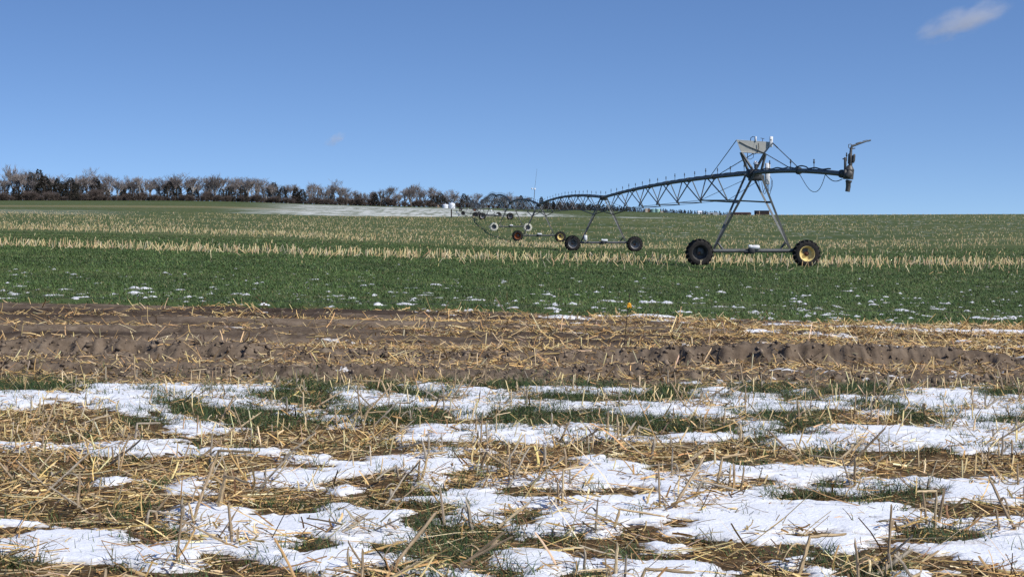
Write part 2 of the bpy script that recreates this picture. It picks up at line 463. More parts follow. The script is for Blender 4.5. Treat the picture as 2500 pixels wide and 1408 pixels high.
# ------------------------------------------------------------------ ground: one sheet to the horizon
def build_ground():
    xf = np.arange(-9.9, 9.901, 0.03)
    g = []; x, d = 9.9, 0.03
    while x < 1500: d *= 1.045; x += d; g.append(x)
    xs = np.concatenate([-np.array(g[::-1]), xf, np.array(g)])
    ys = [-60, -20, -5, 0, 3, 5, 5.6]; y = 6.0
    while y < 27.2: ys.append(y); y *= 1.0025
    while y < 4400: ys.append(y); y += min(max(y * 0.011, 0.08), 60)
    ys = np.array(ys)
    X, Y = np.meshgrid(xs, ys)
    Z = np.zeros_like(X)
    for i in range(0, len(ys), 100):
        Z[i:i + 100] = ground(X[i:i + 100], Y[i:i + 100])
    px, _ = img(X, np.clip(Y, 6, None), 0)
    mud = mud_mask(X, Y)
    mud = np.maximum(mud, 0.85 * wheel_track(X, Y))
    wet = np.clip(0.55 + 1.7 * fbm(X * 0.16, Y * 2.0, 4, 101), 0, 1) * (0.25 + 0.75 * sstep(19, 20.5, Y))
    near = 1 - sstep(15.2, 16.2, Y)
    # light dusting of old snow in the dip and on the slope beyond it
    edge_far = 296 + 6 * perlin(X * 0.03, 2.2, 111)
    sf = sstep(0, 6, Y - edge_far) * (1 - sstep(0.92, 1.08, Y / np.interp(X / np.clip(Y, 6, None), [-.05, -.02, 0, .035, .06, .09], [690, 660, 560, 480, 420, 330]))) * sstep(-0.172, -0.12, X / np.clip(Y, 6, None)) * (1 - sstep(0.06, 0.10, X / np.clip(Y, 6, None)))
    slope_l = sstep(-0.10, -0.16, X / np.clip(Y, 6, None))
    sf = sf * (1 - slope_l * sstep(360, 420, Y))
    sf = np.maximum(sf, 0.22 * sstep(255, 275, Y) * (1 - sstep(300, 320, Y)) * sstep(-0.20, -0.26, X / np.clip(Y, 6, None)))
    tan = np.exp(-((Y - 420 - 0.4 * X) / 25) ** 2) * sstep(-0.1, -0.16, X / np.clip(Y, 6, None))
    speck = sstep(120, 240, Y) * (1 - sstep(500, 600, Y)) * (0.35 + 0.65 * sstep(-0.02, 0.12, X / np.clip(Y, 6, None)))
    attrs = dict(mud=mud.ravel(), wet=wet.ravel(), near=near.ravel(), snowfar=sf.ravel(), tan=tan.ravel(), speck=speck.ravel())
    m, nt, b = new_mat('field ground')
    L = nt.links.new
    n_big = noise(nt, 0.05, 4); n_mid = noise(nt, 1.6, 5, 0.65); n_fine = noise(nt, 22, 6, 0.7)
    n_row = noise(nt, 0.16, 7, 0.72, 0.22, 1.0, 1)
    n_cl = noise(nt, 5.5, 8, 0.7)
    soil_near = ramp(nt, n_fine, [(0.3, (0.034, 0.022, 0.013)), (0.55, (0.11, 0.070, 0.034)), (0.72, (0.24, 0.16, 0.075))])
    clod = ramp(nt, n_cl, [(0.28, (0.072, 0.052, 0.036)), (0.5, (0.165, 0.124, 0.088)), (0.72, (0.26, 0.205, 0.150))])
    damp = ramp(nt, n_cl, [(0.3, (0.030, 0.021, 0.015)), (0.7, (0.085, 0.062, 0.046))])
    mudc = mixc(nt, attr(nt, 'wet'), clod, damp)
    green1 = ramp(nt, n_mid, [(0.30, (0.040, 0.066, 0.020)), (0.52, (0.074, 0.106, 0.032)), (0.72, (0.130, 0.150, 0.054))])
    green2 = ramp(nt, n_row, [(0.36, (0.036, 0.068, 0.022)), (0.5, (0.078, 0.106, 0.036)), (0.60, (0.145, 0.148, 0.062)), (0.72, (0.22, 0.20, 0.11))])
    green = mixc(nt, 0.6, green1, green2)
    thin = ramp(nt, noise(nt, 0.9, 5, 0.7), [(0.50, (0, 0, 0)), (0.66, (1, 1, 1))])
    bare = ramp(nt, n_mid, [(0.3, (0.055, 0.048, 0.024)), (0.7, (0.13, 0.105, 0.055))])
    green = mixc(nt, mth(nt, 'MULTIPLY', thin, 0.6), green, bare)
    tanc = ramp(nt, n_mid, [(0.3, (0.16, 0.14, 0.065)), (0.7, (0.32, 0.25, 0.13))])
    green = mixc(nt, mth(nt, 'MULTIPLY', attr(nt, 'tan'), 0.7), green, tanc)
    n_sp = noise(nt, 1.15, 3, 0.65, 0.8, 0.45, 1)
    sp = ramp(nt, n_sp, [(0.60, (0, 0, 0)), (0.68, (1, 1, 1))])
    snowc = ramp(nt, n_mid, [(0.2, (0.62, 0.64, 0.66)), (0.8, (0.80, 0.81, 0.82))])
    green = mixc(nt, mth(nt, 'MULTIPLY', mth(nt, 'MULTIPLY', sp, attr(nt, 'speck')), 0.55), green, snowc)
    n_st = noise(nt, 0.55, 6, 0.72, 0.16, 0.62, 1); n_st2 = noise(nt, 1.0, 4, 0.6, 0.62, 0.035, 1)
    st = ramp(nt, mth(nt, 'ADD', mth(nt, 'MULTIPLY', n_st, 0.55), mth(nt, 'MULTIPLY', n_st2, 0.45)), [(0.44, (0, 0, 0)), (0.53, (1, 1, 1))])
    grey_snow = ramp(nt, n_st, [(0.35, (0.34, 0.36, 0.30)), (0.62, (0.78, 0.79, 0.77))])
    green = mixc(nt, mth(nt, 'MULTIPLY', attr(nt, 'snowfar'), mth(nt, 'ADD', mth(nt, 'MULTIPLY', st, 0.78), 0.08)), green, grey_snow)
    col = mixc(nt, attr(nt, 'mud'), green, mudc)
    col = mixc(nt, attr(nt, 'near'), col, soil_near)
    L(col, b.inputs['Base Color'])
    b.inputs['Roughness'].default_value = 0.95; b.inputs['Specular IOR Level'].default_value = 0.1
    bp = nt.nodes.new('ShaderNodeBump'); bp.inputs['Strength'].default_value = 0.7; bp.inputs['Distance'].default_value = 0.03
    L(n_cl, bp.inputs['Height']); L(bp.outputs[0], b.inputs['Normal'])
    me = mesh_np('ground', np.stack([X, Y, Z], -1).reshape(-1, 3), grid_quads(*X.shape), None, m, attrs, smooth=True)
    tag(link('ground', me), 'rolling farm field of straw, churned soil and green winter crop', 'field', kind='structure')

def build_snow():
    m, nt, b = new_mat('old snow')
    n = noise(nt, 6.0, 6, 0.65); n2 = noise(nt, 40, 4, 0.6)
    c = ramp(nt, n, [(0.3, (0.80, 0.82, 0.85)), (0.7, (0.88, 0.89, 0.91))])
    dirt = ramp(nt, n2, [(0.35, (0.36, 0.31, 0.26)), (0.65, (0.70, 0.69, 0.68))])
    nt.links.new(mixc(nt, attr(nt, 'thin'), c, dirt), b.inputs['Base Color'])
    b.inputs['Roughness'].default_value = 0.6; b.inputs['Specular IOR Level'].default_value = 0.25
    bp = nt.nodes.new('ShaderNodeBump'); bp.inputs['Strength'].default_value = 0.55; bp.inputs['Distance'].default_value = 0.014
    nt.links.new(n2, bp.inputs['Height']); nt.links.new(bp.outputs[0], b.inputs['Normal'])
    VV, QQ, TH, off = [], [], [], 0
    def patch(xs, ys):
        nonlocal off
        X, Y = np.meshgrid(xs, ys)
        t = snow_t(X, Y)
        z = ground(X, Y) + np.where(t > 0, t, -0.02)
        keep = (t[:-1, :-1] > 0) | (t[1:, :-1] > 0) | (t[:-1, 1:] > 0) | (t[1:, 1:] > 0)
        q = grid_quads(*X.shape, keep)
        used, inv = np.unique(q, return_inverse=True)
        VV.append(np.stack([X, Y, z], -1).reshape(-1, 3)[used]); QQ.append(inv.reshape(-1, 4) + off)
        TH.append((np.clip(0.9 * (1 - sstep(0.004, 0.015, t)) + 0.55 * sstep(0.30, 0.75, fbm(X * 1.6, Y * 2.4, 4, 97, 0.65)), 0, 0.9)).ravel()[used]); off += len(used)
    ys = [5.8]
    while ys[-1] < 16.0: ys.append(ys[-1] * 1.0019)
    patch(np.arange(-7.0, 7.0, 0.021), np.array(ys))
    while ys[-1] < 26.6: ys.append(ys[-1] * 1.0022)
    patch(np.arange(-9.8, 9.8, 0.035), np.array([y for y in ys if y > 15.3]))
    ys = [26.2]
    while ys[-1] < 62: ys.append(ys[-1] * 1.003)
    patch(np.arange(-21, 21, 0.07), np.array(ys))
    me = mesh_np('snow', np.concatenate(VV), np.concatenate(QQ), None, m, dict(thin=np.concatenate(TH)), smooth=True)
    tag(link('snow', me), 'thin melting patches of white snow lying over the field', 'snow', kind='stuff')

def build_clods():
    rs = np.random.default_rng(77)
    Y = np.sqrt(rs.uniform(15.6 ** 2, 26.2 ** 2, 52000)); X = rs.uniform(-1, 1, len(Y)) * (Y * .297 + 2.0)
    w = np.exp(-((Y - 18.35) / .45) ** 2) + .9 * np.exp(-((Y - 16.5) / .4) ** 2) + .02 + .25 * np.clip(fbm(X * .8, Y * 1.2, 3, 191), 0, 1)
    k = rs.random(len(Y)) < w * .8 * mud_mask(X, Y); X, Y = X[k], Y[k]; n = len(X)
    sz = np.exp(rs.uniform(math.log(.005), math.log(.021), n)) * (.6 + .6 * np.clip(w[k], 0, 1))
    ph = (1 + 5 ** .5) / 2
    ico = np.array([(-1, ph, 0), (1, ph, 0), (-1, -ph, 0), (1, -ph, 0), (0, -1, ph), (0, 1, ph), (0, -1, -ph), (0, 1, -ph), (ph, 0, -1), (ph, 0, 1), (-ph, 0, -1), (-ph, 0, 1)]) / 1.9
    F3 = np.array([(0, 11, 5), (0, 5, 1), (0, 1, 7), (0, 7, 10), (0, 10, 11), (1, 5, 9), (5, 11, 4), (11, 10, 2), (10, 7, 6), (7, 1, 8), (3, 9, 4), (3, 4, 2), (3, 2, 6), (3, 6, 8), (3, 8, 9), (4, 9, 5), (2, 4, 11), (6, 2, 10), (8, 6, 7), (9, 8, 1)])
    V = ico[None] * (1 + .42 * rs.standard_normal((n, 12, 1)))
    a = rs.uniform(0, 6.28, n); c, s_ = np.cos(a)[:, None], np.sin(a)[:, None]
    st = rs.uniform(.7, 1.9, (n, 1))
    x, y = V[..., 0] * st, V[..., 1]
    V = np.stack([x * c - y * s_, x * s_ + y * c, V[..., 2] * rs.uniform(.6, 1.5, (n, 1))], -1) * sz[:, None, None]
    V += np.stack([X, Y, ground(X, Y) + sz * .15], 1)[:, None]
    T = (np.arange(n) * 12)[:, None, None] + F3[None]
    col = np.array([.180, .138, .100]) * np.clip(1 + .28 * rs.standard_normal((n, 1)), .4, 1.7)
    me = mesh_np('soil_clods', V.reshape(-1, 3), None, T.reshape(-1, 3), mat_attr('clod soil', .95, .1), dict(tint=np.repeat(col, 12, 0)))
    tag(link('soil_clods', me), 'grey brown broken clods of soil along the wheel ruts', 'soil', kind='stuff')

# ------------------------------------------------------------------ straw, grass, stubble
# the old corn rows: hills of broken stalks with a mat of straw caught round their feet
CLUMPS, STALK_SPOTS = [], []
_rg = random.Random(19)
for _y in np.arange(7.0, 15.6, .76):
    _x = -_y * .295 - 1.6
    while _x < _y * .295 + 1.6:
        _x += _rg.uniform(.18, .95)
        cy_ = _y + _rg.gauss(0, .16); n_ = _rg.choice((1, 2, 2, 3, 4))
        CLUMPS.append((_x, cy_, .08 + .035 * n_))
        if abs(_x) < _y * .292:
            for _k in range(n_): STALK_SPOTS.append((_x + _rg.gauss(0, .07), cy_ + _rg.gauss(0, .06)))
_rg.shuffle(STALK_SPOTS)

STRAW_C = np.array([[.60, .40, .155], [.68, .50, .24], [.72, .58, .34], [.45, .275, .105], [.22, .13, .055], [.36, .285, .19], [.12, .075, .040]])
def jitter_cols(n, pal, p, amp=0.18):
    c = pal[RNG.choice(len(pal), n, p=p)]
    return np.clip(c * (1 + amp * RNG.standard_normal((n, 1))) * (1 + 0.05 * RNG.standard_normal((n, 3))), 0.005, 0.9)

def scatter(n, y0, y1, margin=2.0):
    """Points over the ground the lens sees, evenly per area."""
    ym = (y0 + y1) / 2 * .296; n = int(n * (ym + margin) / (ym + .3))
    Y = np.sqrt(RNG.uniform(y0 ** 2, y1 ** 2, n))
    X = RNG.uniform(-1, 1, len(Y)) * (Y * 0.296 + margin)
    return X, Y

def lay_strips(X, Y, L, W, lift, pitch, az, cols, seg, bend, prof, fold, sink=0.004):
    n = len(X)
    D = np.stack([np.cos(az) * np.cos(pitch), np.sin(az) * np.cos(pitch), np.sin(pitch)], 1)
    S = np.stack([-np.sin(az), np.cos(az), np.zeros(n)], 1)
    rot = RNG.normal(0, 0.5, n)
    N0 = np.cross(D, S)
    Sr = S * np.cos(rot)[:, None] + N0 * np.sin(rot)[:, None]; Nr = np.cross(D, Sr)
    Nr = np.where((Nr[:, 2] < 0)[:, None], -Nr, Nr)
    B = S * RNG.normal(0, bend, n)[:, None] + np.array([0, 0, 1.0]) * (RNG.normal(-0.02, bend * 0.6, n))[:, None]
    z = surf(X, Y) + lift - sink
    P = np.stack([X, Y, z], 1)
    P[:, :2] -= D[:, :2] * (L * 0.5)[:, None] * (np.abs(pitch) < 0.35)[:, None]
    V, Q, k = strips(P, D, B, Sr, Nr, L, W, prof, seg, fold)
    return V, Q, np.repeat(cols, k, 0)

def build_straw():
    parts = []
    def go(n, y0, y1, dens, Lr, Wr, pitch_s, up, pile, pal_p, seg=3, azs=0.75, fold=0.3):
        X, Y = scatter(n, y0, y1)
        keep = RNG.random(len(X)) < dens(X, Y); X, Y = X[keep], Y[keep]; m = len(X)
        L = np.exp(RNG.uniform(math.log(Lr[0]), math.log(Lr[1]), m)); W = RNG.uniform(*Wr, m)
        pitch = RNG.normal(0, pitch_s, m)
        u = RNG.random(m) < up; pitch[u] = RNG.uniform(0.25, 1.1, u.sum())
        fs = np.interp(Y, [7, 10, 13, 16, 20], [1.45, 1.15, .78, .72, .95]); L = L * fs; W = W * np.interp(Y, [7, 13, 16, 18, 26], [1.0, .9, 1.05, 1.25, 1.5])
        az = RNG.normal(0, azs, m) + math.pi * (RNG.random(m) < 0.5)
        lift = RNG.uniform(0, pile, m) * np.clip(dens(X, Y), 0.15, 1)
        parts.append(lay_strips(X, Y, L, W, lift, pitch, az, jitter_cols(m, STRAW_C, pal_p), seg, 0.22,
                                np.linspace(1, 0.75, seg + 1), fold))
    def fg(X, Y):
        s = cover(L_STRAW, X, Y); w = np.clip(snow_t(X, Y), 0, None) > 0.004
        g = cover(L_GRASS, X, Y)
        v = 0.9 * s + 0.35 * g
        v = v * np.clip(0.62 + 1.25 * fbm(X * 2.1, Y * 3.0, 4, 131, 0.62), 0.06, 1)
        return np.where(w, 0.03 + 0.08 * v + 0.12 * sstep(.25, .6, perlin(X * 1.9, Y * 3.1, 133)), np.maximum(v, 0.16))
    P1 = [.27, .22, .14, .17, .09, .07, .04]
    P2 = [.24, .16, .08, .22, .16, .08, .06]
    MIX = [.19, .15, .10, .20, .17, .10, .09]
    go(70000, 6.8, 16.4, fg, (.025, .12), (.003, .0085), 0.16, .10, .022, MIX, azs=.85)
    go(36000, 6.8, 16.4, lambda X, Y: np.where(snow_t(X, Y) > 0.006, 0.035, 0.85), (.02, .09), (.003, .008), 0.15, .05, .012, [.12, .07, .04, .26, .28, .09, .14], seg=2, azs=1.0)
    go(15000, 6.8, 16.4, fg, (.09, .30), (.004, .0105), 0.11, .06, .035, P1, azs=.55)
    go(9000, 6.8, 16.4, fg, (.035, .13), (.008, .020), 0.2, .12, .03, [.17, .28, .26, .11, .08, .08, .02], fold=.22, azs=.9)
    go(1900, 6.8, 16.4, fg, (.22, .50), (.007, .013), 0.10, .08, .045, [.3, .25, .2, .1, .05, .1, 0], azs=.6)
    # mats caught round the stalks
    cx, cyy, cr_ = (np.array(v) for v in zip(*CLUMPS))
    idx = RNG.choice(len(CLUMPS), 13000, p=(cr_ ** 1.5) / (cr_ ** 1.5).sum()); m = len(idx)
    X = cx[idx] + RNG.normal(0, 1, m) * cr_[idx] * 1.0; Y = cyy[idx] + RNG.normal(0, 1, m) * cr_[idx] * .5
    k = (Y > 6.6) & (Y < 16.2); X, Y = X[k], Y[k]; m = len(X); cri = cr_[idx][k]
    d = np.hypot((X - cx[idx][k]) / 1.25, (Y - cyy[idx][k]) / .75) / cri
    fs = np.interp(Y, [7, 10, 13, 16], [1.3, 1.05, .8, .7])
    pitch = RNG.normal(0, .25, m); u = RNG.random(m) < .14; pitch[u] = RNG.uniform(.3, 1.2, u.sum())
    parts.append(lay_strips(X, Y, np.exp(RNG.uniform(math.log(.03), math.log(.17), m)) * fs, RNG.uniform(.004, .014, m), .07 * np.exp(-d ** 2) * RNG.random(m), pitch,
                            RNG.normal(0, .9, m) + math.pi * (RNG.random(m) < .5), jitter_cols(m, STRAW_C, [.22, .18, .1, .2, .15, .08, .07]), 3, .22, np.linspace(1, .75, 4), .3))
    def soil(X, Y):
        b = fbm(X * 0.35, Y * 2.3, 4, 141, 0.62)
        line = np.exp(-((Y - 19.4) / .5) ** 2) * .7 + np.exp(-((Y - 17.7) / .4) ** 2) * .6 + np.exp(-((Y - 23.7) / .6) ** 2) * .45 + np.exp(-((Y - 21.7) / .5) ** 2) * .3
        v = np.clip(0.02 - 0.22 * (1 - sstep(-3, 1, X)) + 1.9 * b + line + (0.05 * (X + 2) + 0.08 * np.clip(X - .5, 0, 6)) * (Y > 18.9), 0.02, 1)
        v = v * mud_mask(X, Y)
        return np.where(snow_t(X, Y) > 0.004, v * 0.1, v)
    go(90000, 15.4, 26.5, soil, (.05, .19), (.005, .010), 0.26, .13, .05, [.34, .22, .06, .2, .1, .05, .03], seg=3, azs=1.1)
    go(12000, 15.4, 26.5, soil, (.12, .34), (.006, .012), 0.2, .10, .05, P1, seg=3, azs=0.8)
    V, Q, C = [], [], []; o = 0
    for v, q, c in parts: V.append(v); Q.append(q + o); C.append(c); o += len(v)
    me = mesh_np('straw', np.concatenate(V), np.concatenate(Q), None, mat_attr('dry straw', 0.6, 0.3), dict(tint=np.concatenate(C)))
    tag(link('straw', me), 'golden chopped corn straw littering the snow and bare soil', 'straw', kind='stuff')

GRASS_C = np.array([[.062, .110, .027], [.090, .146, .035], [.140, .190, .055], [.037, .066, .018], [.24, .21, .10]])
def blades(X, Y, h, w, lean, cols, seg, zoff=0.0, az=None):
    n = len(X)
    az = RNG.uniform(0, 2 * math.pi, n) if az is None else az
    S = np.stack([-np.sin(az), np.cos(az), np.zeros(n)], 1)
    H = np.stack([np.cos(az), np.sin(az), np.zeros(n)], 1)
    D = unit(H * (lean * 0.35)[:, None] + np.array([0, 0, 1.0])); B = H * lean[:, None] * 0.8 - np.array([0, 0, 1.0]) * (lean * 0.35)[:, None]
    P = np.stack([X, Y, surf(X, Y) - 0.006 + zoff], 1)
    prof = np.linspace(1, 0.0, seg + 1) ** 0.7; prof[-1] = 0.08
    V, Q, k = strips(P, D, B, S, np.cross(D, S), h, w, prof, seg, 0.15)
    return V, Q, np.repeat(cols, k, 0)

def build_grass():
    parts = []
    # tufts among the snow and straw
    X, Y = scatter(15000, 6.8, 16.6)
    g = cover(L_GRASS, X, Y); w = snow_t(X, Y) > 0.012
    k = RNG.random(len(X)) < np.where(w, 0.018 + 0.22 * g ** 2 + sstep(10.5, 13, Y) * 0.35 * sstep(0.05, 0.5, perlin(X * 2.6, Y * 3.4, 153)), 0.04 + 0.08 * (perlin(X * 2.2, Y * 2.8, 154) > .2) + 1.0 * g); X, Y = X[k], Y[k]
    nb = RNG.integers(8, 24, len(X))
    Xb = np.repeat(X, nb) + RNG.normal(0, 0.045, nb.sum()); Yb = np.repeat(Y, nb) + RNG.normal(0, 0.04, nb.sum())
    n = len(Xb)
    parts.append(blades(Xb, Yb, RNG.uniform(.04, .115, n), RNG.uniform(.0035, .006, n), RNG.uniform(.4, 1.5, n),
                        jitter_cols(n, GRASS_C * .72, [.32, .24, .08, .28, .08], .2), 3))
    X, Y = scatter(3000, 6.8, 16.6); n = len(X)
    parts.append(blades(X, Y, RNG.uniform(.02, .075, n), RNG.uniform(.003, .005, n), RNG.uniform(.1, .9, n),
                        jitter_cols(n, GRASS_C, [.4, .2, .1, .3, .0], .2), 3))
    # the green crop beyond the soil
    for cnt, y0, y1, hh, ww in ((230000, 25.2, 48, (.03, .085), (.008, .016)), (150000, 46, 76, (.045, .10), (.015, .028)), (90000, 72, 135, (.05, .11), (.03, .06))):
        X, Y = scatter(cnt, y0, y1, 3.0)
        d = np.where(snow_t(X, Y) > 0.004, 0.22, 1.0) * np.clip(0.72 + 1.2 * fbm(X * 1.6, Y * 0.9, 4, 152, 0.6), 0.12, 1) * (1 - 0.9 * wheel_track(X, Y)) * (Y > mud_edge(X) - 0.05)
        k = RNG.random(len(X)) < d; X, Y = X[k], Y[k]; n = len(X)
        c = jitter_cols(n, GRASS_C, [.32, .30, .14, .20, .04], .22)
        tone = np.clip(1 + 0.35 * fbm(X * 0.35, Y * 0.2, 3, 151), 0.6, 1.5)[:, None]
        parts.append(blades(X, Y, RNG.uniform(*hh, n), RNG.uniform(*ww, n), RNG.uniform(.3, 1.5, n), c * tone, 2))
    V, Q, C = [], [], []; o = 0
    for v, q, c in parts: V.append(v); Q.append(q + o); C.append(c); o += len(v)
    me = mesh_np('grass', np.concatenate(V), np.concatenate(Q), None, mat_attr('grass', 0.55, 0.35), dict(tint=np.concatenate(C)))
    tag(link('grass', me), 'short dark green crop grass growing across the field', 'grass', kind='stuff')

def build_stubble():
    XS, YS, HS, RS = [], [], [], []
    def rows(y0, y1, step, gap, dens, h, r):
        for y in np.arange(y0, y1, step):
            xm = y * 0.30 + 3
            n = int(2 * xm / gap)
            X = np.linspace(-xm, xm, n) + RNG.normal(0, gap * 0.5, n)
            Yv = y + 0.8 * perlin(X * 0.02, y * 0.01, 161) + RNG.normal(0, 0.10, n)
            k = RNG.random(n) < dens(X, Yv)
            XS.append(X[k]); YS.append(Yv[k]); HS.append(RNG.uniform(*h, k.sum())); RS.append(RNG.uniform(*r, k.sum()))
    ptch = lambda X, Y, s, sd: np.clip(0.55 + 0.9 * fbm(X * s, Y * s * 1.4, 3, sd), 0, 1)
    rows(73.8, 83.5, .76, .27, lambda X, Y: 0.12 + 0.85 * ptch(X, Y, .35, 171), (.20, .44), (.011, .0185))
    rows(66.8, 70.6, .76, .30, lambda X, Y: np.clip(0.22 + 0.03 * X, 0.06, 0.60) * ptch(X, Y, .4, 172) * 1.25, (.15, .36), (.009, .015))
    rows(57, 66, .76, .4, lambda X, Y: np.clip(0.04 + 0.006 * X, 0.004, 0.13), (.10, .34), (.009, .014))
    rows(83.5, 128, .76, .6, lambda X, Y: 0.02 + 0.10 * sstep(0.1, 0.24, X / Y) * sstep(98, 114, Y) * ptch(X, Y, .15, 173), (.15, .3), (.014, .02))
    rows(133, 171, .76, .36, lambda X, Y: ptch(X, Y, .06, 174) * (0.70 - 0.36 * sstep(-.03, .08, X / Y)) * sstep(128, 140, Y + 25 * X / Y), (.13, .30), (.012, .020))
    rows(171, 296, .76, .7, lambda X, Y: (0.05 + 0.50 * np.clip(ptch(X, Y, .035, 175) - .25, 0, 1)) * (1 - .45 * sstep(.03, .12, X / Y)), (.12, .26), (.015, .024))
    rows(296, 440, 1.5, 1.1, lambda X, Y: 0.22 * sstep(0.08, .12, X / Y) * ptch(X, Y, .03, 176), (.14, .28), (.022, .034))
    X, Y, H, Rr = map(np.concatenate, (XS, YS, HS, RS))
    # broken stems standing in the worked soil, too many to count
    X2, Y2 = scatter(2600, 16.0, 26.0); k = RNG.random(len(X2)) < np.clip(np.exp(-((Y2 - 19.3) / .5) ** 2) + np.exp(-((Y2 - 17.3) / .5) ** 2) + .04, 0, 1) * .28
    X2, Y2 = X2[k], Y2[k]
    X = np.concatenate([X, X2]); Y = np.concatenate([Y, Y2]); H = np.concatenate([H, RNG.uniform(.06, .22, len(X2))]); Rr = np.concatenate([Rr, RNG.uniform(.004, .008, len(X2))])
    X3, Y3 = scatter(1500, 10.2, 16.4); k = RNG.random(len(X3)) < .3 + .5 * cover(L_STRAW, X3, Y3); X3, Y3 = X3[k], Y3[k]
    X = np.concatenate([X, X3]); Y = np.concatenate([Y, Y3]); H = np.concatenate([H, RNG.uniform(.05, .17, len(X3))]); Rr = np.concatenate([Rr, RNG.uniform(.0028, .0062, len(X3))])
    n = len(X)
    az = RNG.normal(0.15, 0.8, n) + math.pi * (RNG.random(n) < .38)
    tilt = np.abs(RNG.normal(0, .46, n)); k = RNG.random(n) < .10; tilt[k] = RNG.uniform(.8, 1.4, k.sum())
    D = np.stack([np.cos(az) * np.sin(tilt), np.sin(az) * np.sin(tilt), np.cos(tilt)], 1)
    A = unit(np.cross(D, np.array([0.3, 1, 0.1]))); Bv = np.cross(D, A)
    P = np.stack([X, Y, ground(X, Y) - .02], 1); T = P + D * H[:, None]
    a = np.arange(4) * math.pi / 2
    ring = lambda C, r: C[:, None] + (A[:, None] * np.cos(a)[None, :, None] + Bv[:, None] * np.sin(a)[None, :, None]) * r[:, None, None]
    tiltcut = (A * 0 + D)[:, None] * (np.cos(a)[None, :, None] * Rr[:, None, None] * 1.6)
    V = np.concatenate([ring(P, Rr), ring(T, Rr * .8) + tiltcut], 1).reshape(-1, 3)
    b = (np.arange(n) * 8)[:, None]
    Q = np.concatenate([b + np.array([i, (i + 1) % 4, 4 + (i + 1) % 4, 4 + i]) for i in range(4)] + [b + np.array([4, 5, 6, 7])])
    pal = np.array([[.62, .49, .25], [.70, .58, .34], [.50, .37, .19], [.52, .38, .22], [.44, .39, .27]])
    C = np.repeat(jitter_cols(n, pal, [.32, .24, .2, .14, .1], .15), 8, 0)
    me = mesh_np('stubble', V, Q, None, mat_attr('stubble', 0.7, 0.2), dict(tint=C))
    tag(link('stubble', me), 'pale cut corn stubble in bands across the green field', 'stubble', kind='stuff')

# ------------------------------------------------------------------ single corn stalks in the foreground
def stalk_mesh(kind, seed):
    rg = random.Random(seed); b = MB()
    H = {'upright': rg.uniform(.10, .27), 'leaning': rg.uniform(.16, .38), 'bent': rg.uniform(.12, .20)}[kind]
    r = rg.uniform(.0052, .0098)
    pts, rs = [], []
    lean = {'upright': rg.uniform(0, .16), 'leaning': rg.uniform(.45, 1.1), 'bent': rg.uniform(.1, .4)}[kind]
    n = 7
    for i in range(n + 1):
        t = i / n
        pts.append(Vector((math.sin(lean) * H * t, rg.uniform(-.003, .003), math.cos(lean) * H * t - .015)))
        node = 1.22 if i in (2, 5) else 1.0
        rs.append(r * node * (1 - .22 * t))
    if kind == 'bent':
        L2 = rg.uniform(.14, .34); a = rg.uniform(1.35, 2.1)
        p = pts[-1]
        for i in range(1, 6):
            pts.append(p + Vector((math.sin(a) * L2 * i / 5, rg.uniform(-.01, .01), math.cos(a) * L2 * i / 5))); rs.append(r * (.8 - .03 * i) * (1.15 if i == 3 else 1))
    # ragged, slanting break at the top
    b.tube(pts, rs, 6)
    for k in range(6): b.v[len(b.v) - 6 + k] = tuple(Vector(b.v[len(b.v) - 6 + k]) + (pts[-1] - pts[-2]).normalized() * (.022 * math.cos(k * 1.05) + rg.uniform(-.006, .006)))
    # torn leaf sheaths
    for s in range(rg.choice((1, 1, 2, 3))):
        i = rg.randint(1, n - 2); p = pts[i]; a = rg.uniform(0, 6.28); L = rg.uniform(.08, .2); w = rg.uniform(.012, .026)
        d = Vector((math.cos(a), math.sin(a), 0)); sd = Vector((-d.y, d.x, 0)); prev = None; vs = []; fs = []
        for q in range(6):
            t = q / 5; c = p + d * (r + L * .7 * t) + Vector((0, 0, L * (.75 * t - 1.0 * t * t)))
            ww = w * (1 - .75 * t) * .5
            vs += [c - sd * ww, c + Vector((0, 0, .004)), c + sd * ww]
            if q: fs += [(q * 3 - 3, q * 3 - 2, q * 3 + 1, q * 3), (q * 3 - 2, q * 3 - 1, q * 3 + 2, q * 3 + 1)]
        b.add(vs, fs)
    col = rg.choice([(.46, .34, .19), (.54, .42, .25), (.34, .25, .15), (.33, .28, .21), (.27, .22, .16)])
    return b.mesh('corn_stalk', mat('stalk ' + kind + str(seed), col, .6, 0, .35, 30, .3), True)

def build_stalks():
    kinds = {k: [stalk_mesh(k, 200 + i * 7 + len(k)) for i in range(c)] for k, c in (('upright', 7), ('leaning', 8), ('bent', 5))}
    lab = {'upright': ('short tan cut corn stalk standing upright in the foreground snow and straw', 'upright cut corn stalks in the foreground'),
           'leaning': ('long tan corn stalk leaning over in the foreground snow and straw', 'leaning corn stalks in the foreground'),
           'bent': ('broken corn stalk folded over at a kink in the foreground straw', 'kinked corn stalks in the foreground')}
    spots = STALK_SPOTS
    for x, y in spots[:300]:
        if abs(x) > y * .292: x *= .95
        kd = random.choices(('upright', 'leaning', 'bent'), (.42, .42, .16))[0]
        z = float(surf(np.array([x]), np.array([y]))[0])
        az = random.gauss(.35, .7) if random.random() < .72 else random.gauss(3.0, .7)
        s = random.uniform(.68, 1.15) * (1.0 if y < 11 else .9)
        o = link('corn_stalk', random.choice(kinds[kd]), None, (x, y, z), (random.gauss(0, .06), random.gauss(0, .06), az), (s, s, s))
        tag(o, lab[kd][0], 'corn stalk', lab[kd][1])

